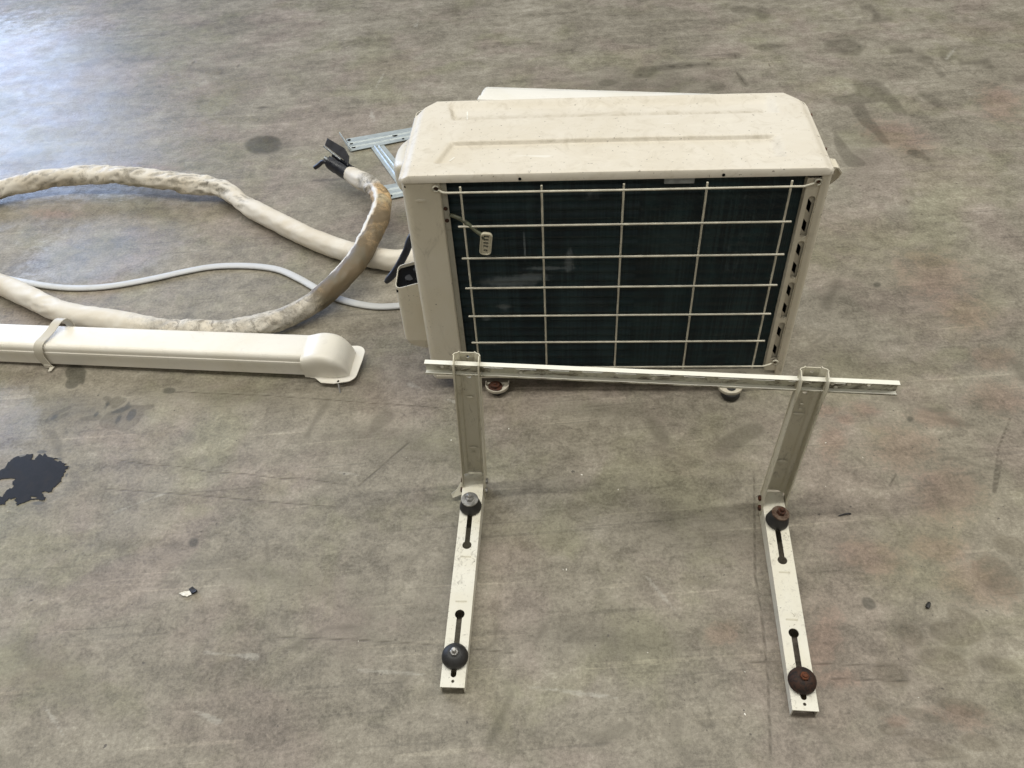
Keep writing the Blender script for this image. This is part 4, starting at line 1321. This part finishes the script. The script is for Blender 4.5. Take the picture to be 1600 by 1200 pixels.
def hose_end():
    p0 = Vector(HP[-1])
    q = Vector(fl(515, 251, 0.075))
    d = (q - p0).normalized()
    L = (q - p0).length
    s_ = d.cross(Vector((0, 0, 1))).normalized()       # to the right, seen from the pipe
    up = s_.cross(d).normalized()
    B = Matrix(((s_.x, d.x, up.x, p0.x), (s_.y, d.y, up.y, p0.y), (s_.z, d.z, up.z, p0.z), (0, 0, 0, 1)))   # y outwards along the pipe
    # foam sleeve, split open along the top
    vs, fs = [], []
    N, K = 9, 22
    for i in range(N):
        y = -0.012 + (L + 0.006) * i / (N - 1)
        for k in range(K):
            a = rad(100) + rad(340) * k / (K - 1)
            for r in (0.0245 + 0.0012 * math.sin(i * 2.1 + k), 0.017):
                vs.append((r * math.cos(a), y, r * math.sin(a)))
    for i in range(N - 1):
        for k in range(K - 1):
            o = (i * K + k) * 2
            fs += [(o, o + 2, o + K * 2 + 2, o + K * 2), (o + 1, o + K * 2 + 1, o + K * 2 + 3, o + 3)]
    for k in range(K - 1):
        o = k * 2
        fs.append((o, o + 1, o + 3, o + 2))
        o += (N - 1) * K * 2
        fs.append((o, o + 2, o + 3, o + 1))
    for i in range(N - 1):
        for k in (0, K - 1):
            o = (i * K + k) * 2
            fs.append((o, o + K * 2, o + K * 2 + 1, o + 1))
    hsb(MB().add(vs, fs, B), 'foam_sleeve', M['black'], smooth=40)
    # raised flap of the split sleeve
    v2 = [(0.000, 0.012, 0.022), (0.010, L * 0.45, 0.026), (0.012, L + 0.030, 0.034), (0.026, L + 0.032, 0.052), (0.030, L * 0.62, 0.050), (0.024, 0.030, 0.036)]
    b = MB().add(v2 + [(x + 0.004, y, z - 0.004) for x, y, z in v2], [tuple(range(6)), tuple(reversed(range(6, 12)))] + [(k, (k + 1) % 6, 6 + (k + 1) % 6, 6 + k) for k in range(6)], B)
    hsb(b, 'sleeve_flap', M['black'], bevel=0.001)
    hsb(MB().tube([B @ Vector((0.004, L * 0.50, 0.0265)), B @ Vector((0.006, L + 0.028, 0.0345))], 0.0028, 8), 'pale_wire', M['tab'], smooth=50)
    b = MB().tube([B @ Vector((-0.004, L - 0.01, 0.004)), B @ Vector((-0.006, L + 0.014, 0.006))], 0.0062, 10)
    hsb(b, 'pipe_end', M['tab'], smooth=50)
    e = Vector(fl(492, 262, 0.050))
    b = MB().tube(smooth_path([B @ Vector((-0.008, L - 0.02, -0.004)), B @ Vector((-0.012, L + 0.012, -0.004)), (Vector(B @ Vector((-0.012, L + 0.012, -0.004))) * 0.4 + e * 0.6), e], 0.006), 0.0068, 10)
    hsb(b, 'cable_tail', M['black'], smooth=50)
hose_end()

# flat grey strip winding under the pipe
px = [(-95, 405), (-55, 420), (-10, 431), (40, 441), (85, 448), (130, 450), (180, 446), (240, 435), (290, 424), (330, 417), (370, 415), (410, 417), (440, 423), (470, 437), (500, 454), (530, 467), (560, 475), (590, 479), (620, 478), (650, 474), (680, 468)]
P = smooth_path([fl(x, y, 0.006) for x, y in px], 0.012)
b = MB().tube(P, 0.0110, 12, flat=0.50)
tag(b.build('drain_hose', M['strip'], smooth=60), 'thin flat pale grey hose snaking under the taped pipe', 'hose')

# ---------------------------------------------------------------- galvanised mounting plate on the floor
MPo = fl(590, 255, 0)
MP = thing('mounting_plate', 'galvanised ribbed steel mounting plate on the floor left of the outdoor unit', 'mounting plate', (MPo[0], MPo[1], 0))


def mpb(mb, name, mat, parent=None, **kw):
    mb.v = [(v[0] - MPo[0], v[1] - MPo[1], v[2]) for v in mb.v]
    return mb.build(name, mat, parent or MP, **kw)


def ribbed(a0, a1, b0, b1, ribs, hz, zb=0.006, n=60, name='plate_strip', holes=()):
    """strip between edge a (a0->a1) and edge b (b0->b1), ribs across its width"""
    A0, A1, B0, B1 = [np.array(fl(*p, zb)[:2]) for p in (a0, a1, b0, b1)]
    vs, fs = [], []
    m = 8
    for j in range(n + 1):
        v = j / n
        z = zb
        for r, w, h in ribs:
            z += h * max(0, 1 - ((v - r) / w) ** 2)
        for i in range(m + 1):
            p = (A0 + (A1 - A0) * i / m) * (1 - v) + (B0 + (B1 - B0) * i / m) * v
            vs.append((p[0], p[1], z))
    N = len(vs)
    vs += [(x, y, z - 0.0015) for x, y, z in vs]
    for j in range(n):
        for i in range(m):
            o = j * (m + 1) + i
            fs += [(o, o + 1, o + m + 2, o + m + 1), (N + o, N + o + m + 1, N + o + m + 2, N + o + 1)]
    ring = [i for i in range(m + 1)] + [(j + 1) * (m + 1) - 1 for j in range(1, n + 1)] + [n * (m + 1) + i for i in range(m - 1, -1, -1)] + [j * (m + 1) for j in range(n - 1, 0, -1)]
    for k in range(len(ring)):
        p, q = ring[k], ring[(k + 1) % len(ring)]
        fs.append((q, p, N + p, N + q))
    o = mpb(MB().add(vs, fs), name, M['galv'], smooth=30)
    for hx, hy, r in holes:
        q = fl(hx, hy, zb)
        mpb(MB().lathe([(r, 0.0), (r, 0.0006)], Matrix.Translation((q[0], q[1], zb + hz)), 10), 'punched_hole', M['dark'], o)
    return o


ribbed((540.5, 217), (690, 191), (548, 236), (690, 207.5), [(0.35, 0.10, 0.0022), (0.68, 0.10, 0.0022)], 0.0004, holes=((545.5, 219, 0.006), (549, 224.5, 0.005), (552.5, 230, 0.007), (617, 211.5, 0.009), (630, 217, 0.004)))
ribbed((580, 230.5), (640, 315), (600, 226.5), (672, 315), [(0.30, 0.10, 0.005), (0.62, 0.08, 0.003)], 0.0004, zb=0.0042)
ribbed((597, 290), (700, 273), (609, 310.5), (700, 293), [(0.3, 0.10, 0.0022), (0.66, 0.10, 0.0022)], 0.0004, holes=((610, 306, 0.006),))
a, c = fl(547, 235, 0.006), fl(530, 208, 0.03)
b = MB().add([(a[0], a[1], 0.004), (a[0] + 0.004, a[1], 0.004), (c[0] + 0.004, c[1], 0.026), (c[0], c[1], 0.026), (a[0], a[1], 0.018), (a[0] + 0.002, a[1], 0.018), (c[0] + 0.002, c[1], 0.034), (c[0], c[1], 0.034)],
             [(0, 3, 2, 1), (4, 5, 6, 7), (0, 1, 5, 4), (1, 2, 6, 5), (2, 3, 7, 6), (3, 0, 4, 7)])
mpb(b, 'folded_lip', M['galv'])

# ---------------------------------------------------------------- white indoor unit lying behind
iu = fl(746, 154.5, 0.30)
IU = thing('indoor_unit', 'white plastic indoor unit mostly hidden behind the outdoor unit', 'air conditioner', (iu[0], iu[1], 0), math.atan2(-0.137, 0.608))
pr = [(0.0, 0.0), (0.205, 0.0)] + [(0.205 - 0.10 + 0.10 * math.cos(a), 0.20 + 0.10 * math.sin(a)) for a in [rad(8 * k) for k in range(0, 12)]] + [(0.0, 0.30)]
pr = [(0.0, 0.0), (0.10, 0.0), (0.115, 0.02), (0.115, 0.25), (0.105, 0.278), (0.085, 0.294), (0.06, 0.300), (0.0, 0.300)]
vs, fs = extr(pr, 0.0, 0.74)
o = MB().add(vs, fs).build('housing', M['indoor'], IU, bevel=0.014, seg=4)
b = MB().box(0.02, 0.72, -0.0035, 0.02, 0.02, 0.288)  # near-black box, its colour standing for shade in the open back
b.build('back_shade', M['dark'], IU)
b = MB().box(0.0, 0.74, -0.004, 0.02, 0.2925, 0.3015)
b.build('rear_rim', M['indoor'], IU, bevel=0.003)

# ---------------------------------------------------------------- oil stain and litter
out = [(0, 46), (8, 42), (14, 33), (22, 26), (28, 23), (32, 25), (36, 24), (44, 20), (53, 20), (50, 27), (47, 29), (55, 29), (59, 23), (62, 20), (66, 23), (71, 19), (75, 24), (82, 26), (92, 27), (84, 28), (91, 32), (93, 30), (99, 34), (104, 35), (100, 38), (107, 39), (105, 43),
       (101, 44), (103, 47), (100, 49), (99, 54), (96, 57), (96, 63), (92, 65), (86, 71), (83, 73), (80, 78), (76, 80), (70, 78), (66, 80), (68, 84), (71, 88), (69, 92), (65, 93), (60, 91), (50, 91), (42, 94), (34, 97), (27, 100), (25, 98), (27, 95), (24, 92), (25, 88), (21, 89), (18, 91), (15, 89), (10, 93), (8, 98), (2, 99), (-18, 100),
       (-20, 84), (-2, 85), (4, 87), (7, 82), (11, 77), (15, 73), (19, 74), (23, 69), (20, 68), (20, 63), (25, 59), (14, 58), (0, 60), (-22, 62), (-24, 48)]
rg = random.Random(8)
pts = []
for i, (x, y) in enumerate(out):
    x2, y2 = out[(i + 1) % len(out)]
    for k in range(4):
        t = k / 4
        pts.append((x + (x2 - x) * t + rg.uniform(-0.9, 0.9), 690 + y + (y2 - y) * t + rg.uniform(-0.7, 0.7)))
W2 = [fl(*p) for p in pts]
c0 = np.mean(W2, 0)
b = MB().plate([(p[0] - c0[0], p[1] - c0[1]) for p in W2], [[(p[0] - c0[0], p[1] - c0[1]) for p in [fl(x, 690 + y) for x, y in ((48, 86), (57, 87), (58, 89), (50, 90))]]], 0.0012)
k = NT('black_oil')
nz = k.noise(40, 5, 0.7, 0.6)
m = k.out(k.mix(k.ramp(nz, 0.4, 0.7), (0.007, 0.007, 0.008), (0.022, 0.020, 0.019)), k.ramp(nz, 0.35, 0.7, 0.30, 0.6), 0, 0.18)
o = b.build('oil_stain', m)
o.location = (c0[0], c0[1], 0.0016)
tag(o, 'large black oil stain with ragged edge on the concrete, left side', 'stain')

c0 = fl(293, 926)
SCP = thing('paper_scrap', 'small torn white scrap with black end on the bare concrete', 'scrap', (c0[0], c0[1], 0))
def scrap(pix, z, th, mat, name):
    W3 = [fl(x, y, z) - c0 for x, y in pix]
    n = len(W3)
    rg2 = random.Random(3)
    vs = [(p[0], p[1], z + rg2.uniform(0, 0.003)) for p in W3]
    vs += [(x, y, z_ + th) for x, y, z_ in vs]
    MB().add(vs, [tuple(range(n)), tuple(reversed(range(n, 2 * n)))] + [(k, (k + 1) % n, n + (k + 1) % n, n + k) for k in range(n)]).build(name, mat, SCP)
scrap([(280, 927.5), (288, 925), (297, 924), (299, 927), (300, 930), (295, 931), (293, 932.5), (286, 932)], 0.002, 0.0012, M['chalk'], 'white_piece')
scrap([(296, 922), (302, 918.5), (309, 924), (306, 927), (302, 929), (298, 926)], 0.001, 0.004, M['black'], 'black_piece')

pp = smooth_path([fl(1310, 806, .002), fl(1317, 804, .003), fl(1324, 802.5, .004), fl(1329, 803, .002)], 0.003)
tag(MB().tube(pp, [0.0008 + 0.0010 * i / len(pp) for i in range(len(pp))], 6).build('wire_scrap', M['black'], smooth=50), 'thin dark curved sliver on the floor right of the right upright', 'scrap')
q = fl(1450, 946, .003)
tag(MB().tube([fl(1449, 950, .004), fl(1450, 946, .0045), fl(1452, 942, .004)], [0.003, 0.0042, 0.003], 7).build('dark_crumb', M['rubber'], smooth=50), 'small dark crumb on reddish concrete near the right edge', 'debris')

b = MB()
rg = random.Random(11)
for x, y, s in ((795, 670, 2.2), (705, 688, 2.0), (909, 742, 2.2), (966, 765, 1.8), (885, 890, 2.4), (1164, 1116, 2.2), (1290, 692, 2.2), (1348, 715, 1.6), (880, 890, 1.6), (1164, 1050, 1.4), (12, 799, 1.8), (1290, 760, 1.4), (635, 715, 1.2), (1012, 1020, 1.3), (560, 1002, 1.2), (1435, 1090, 1.4)):
    q = fl(x, y)
    r = 0.0011 * s
    a = rg.uniform(0, 3)
    b.lathe([(r, 0.0), (r * 0.8, 0.0006), (r * 0.3, 0.0009)], Matrix.Translation((q[0], q[1], 0.0003)) @ Matrix.Rotation(a, 4, 'Z') @ Matrix.Diagonal((1, 0.5, 1, 1)), 6)
tag(b.build('white_grit', M['chalk']), kind='stuff')
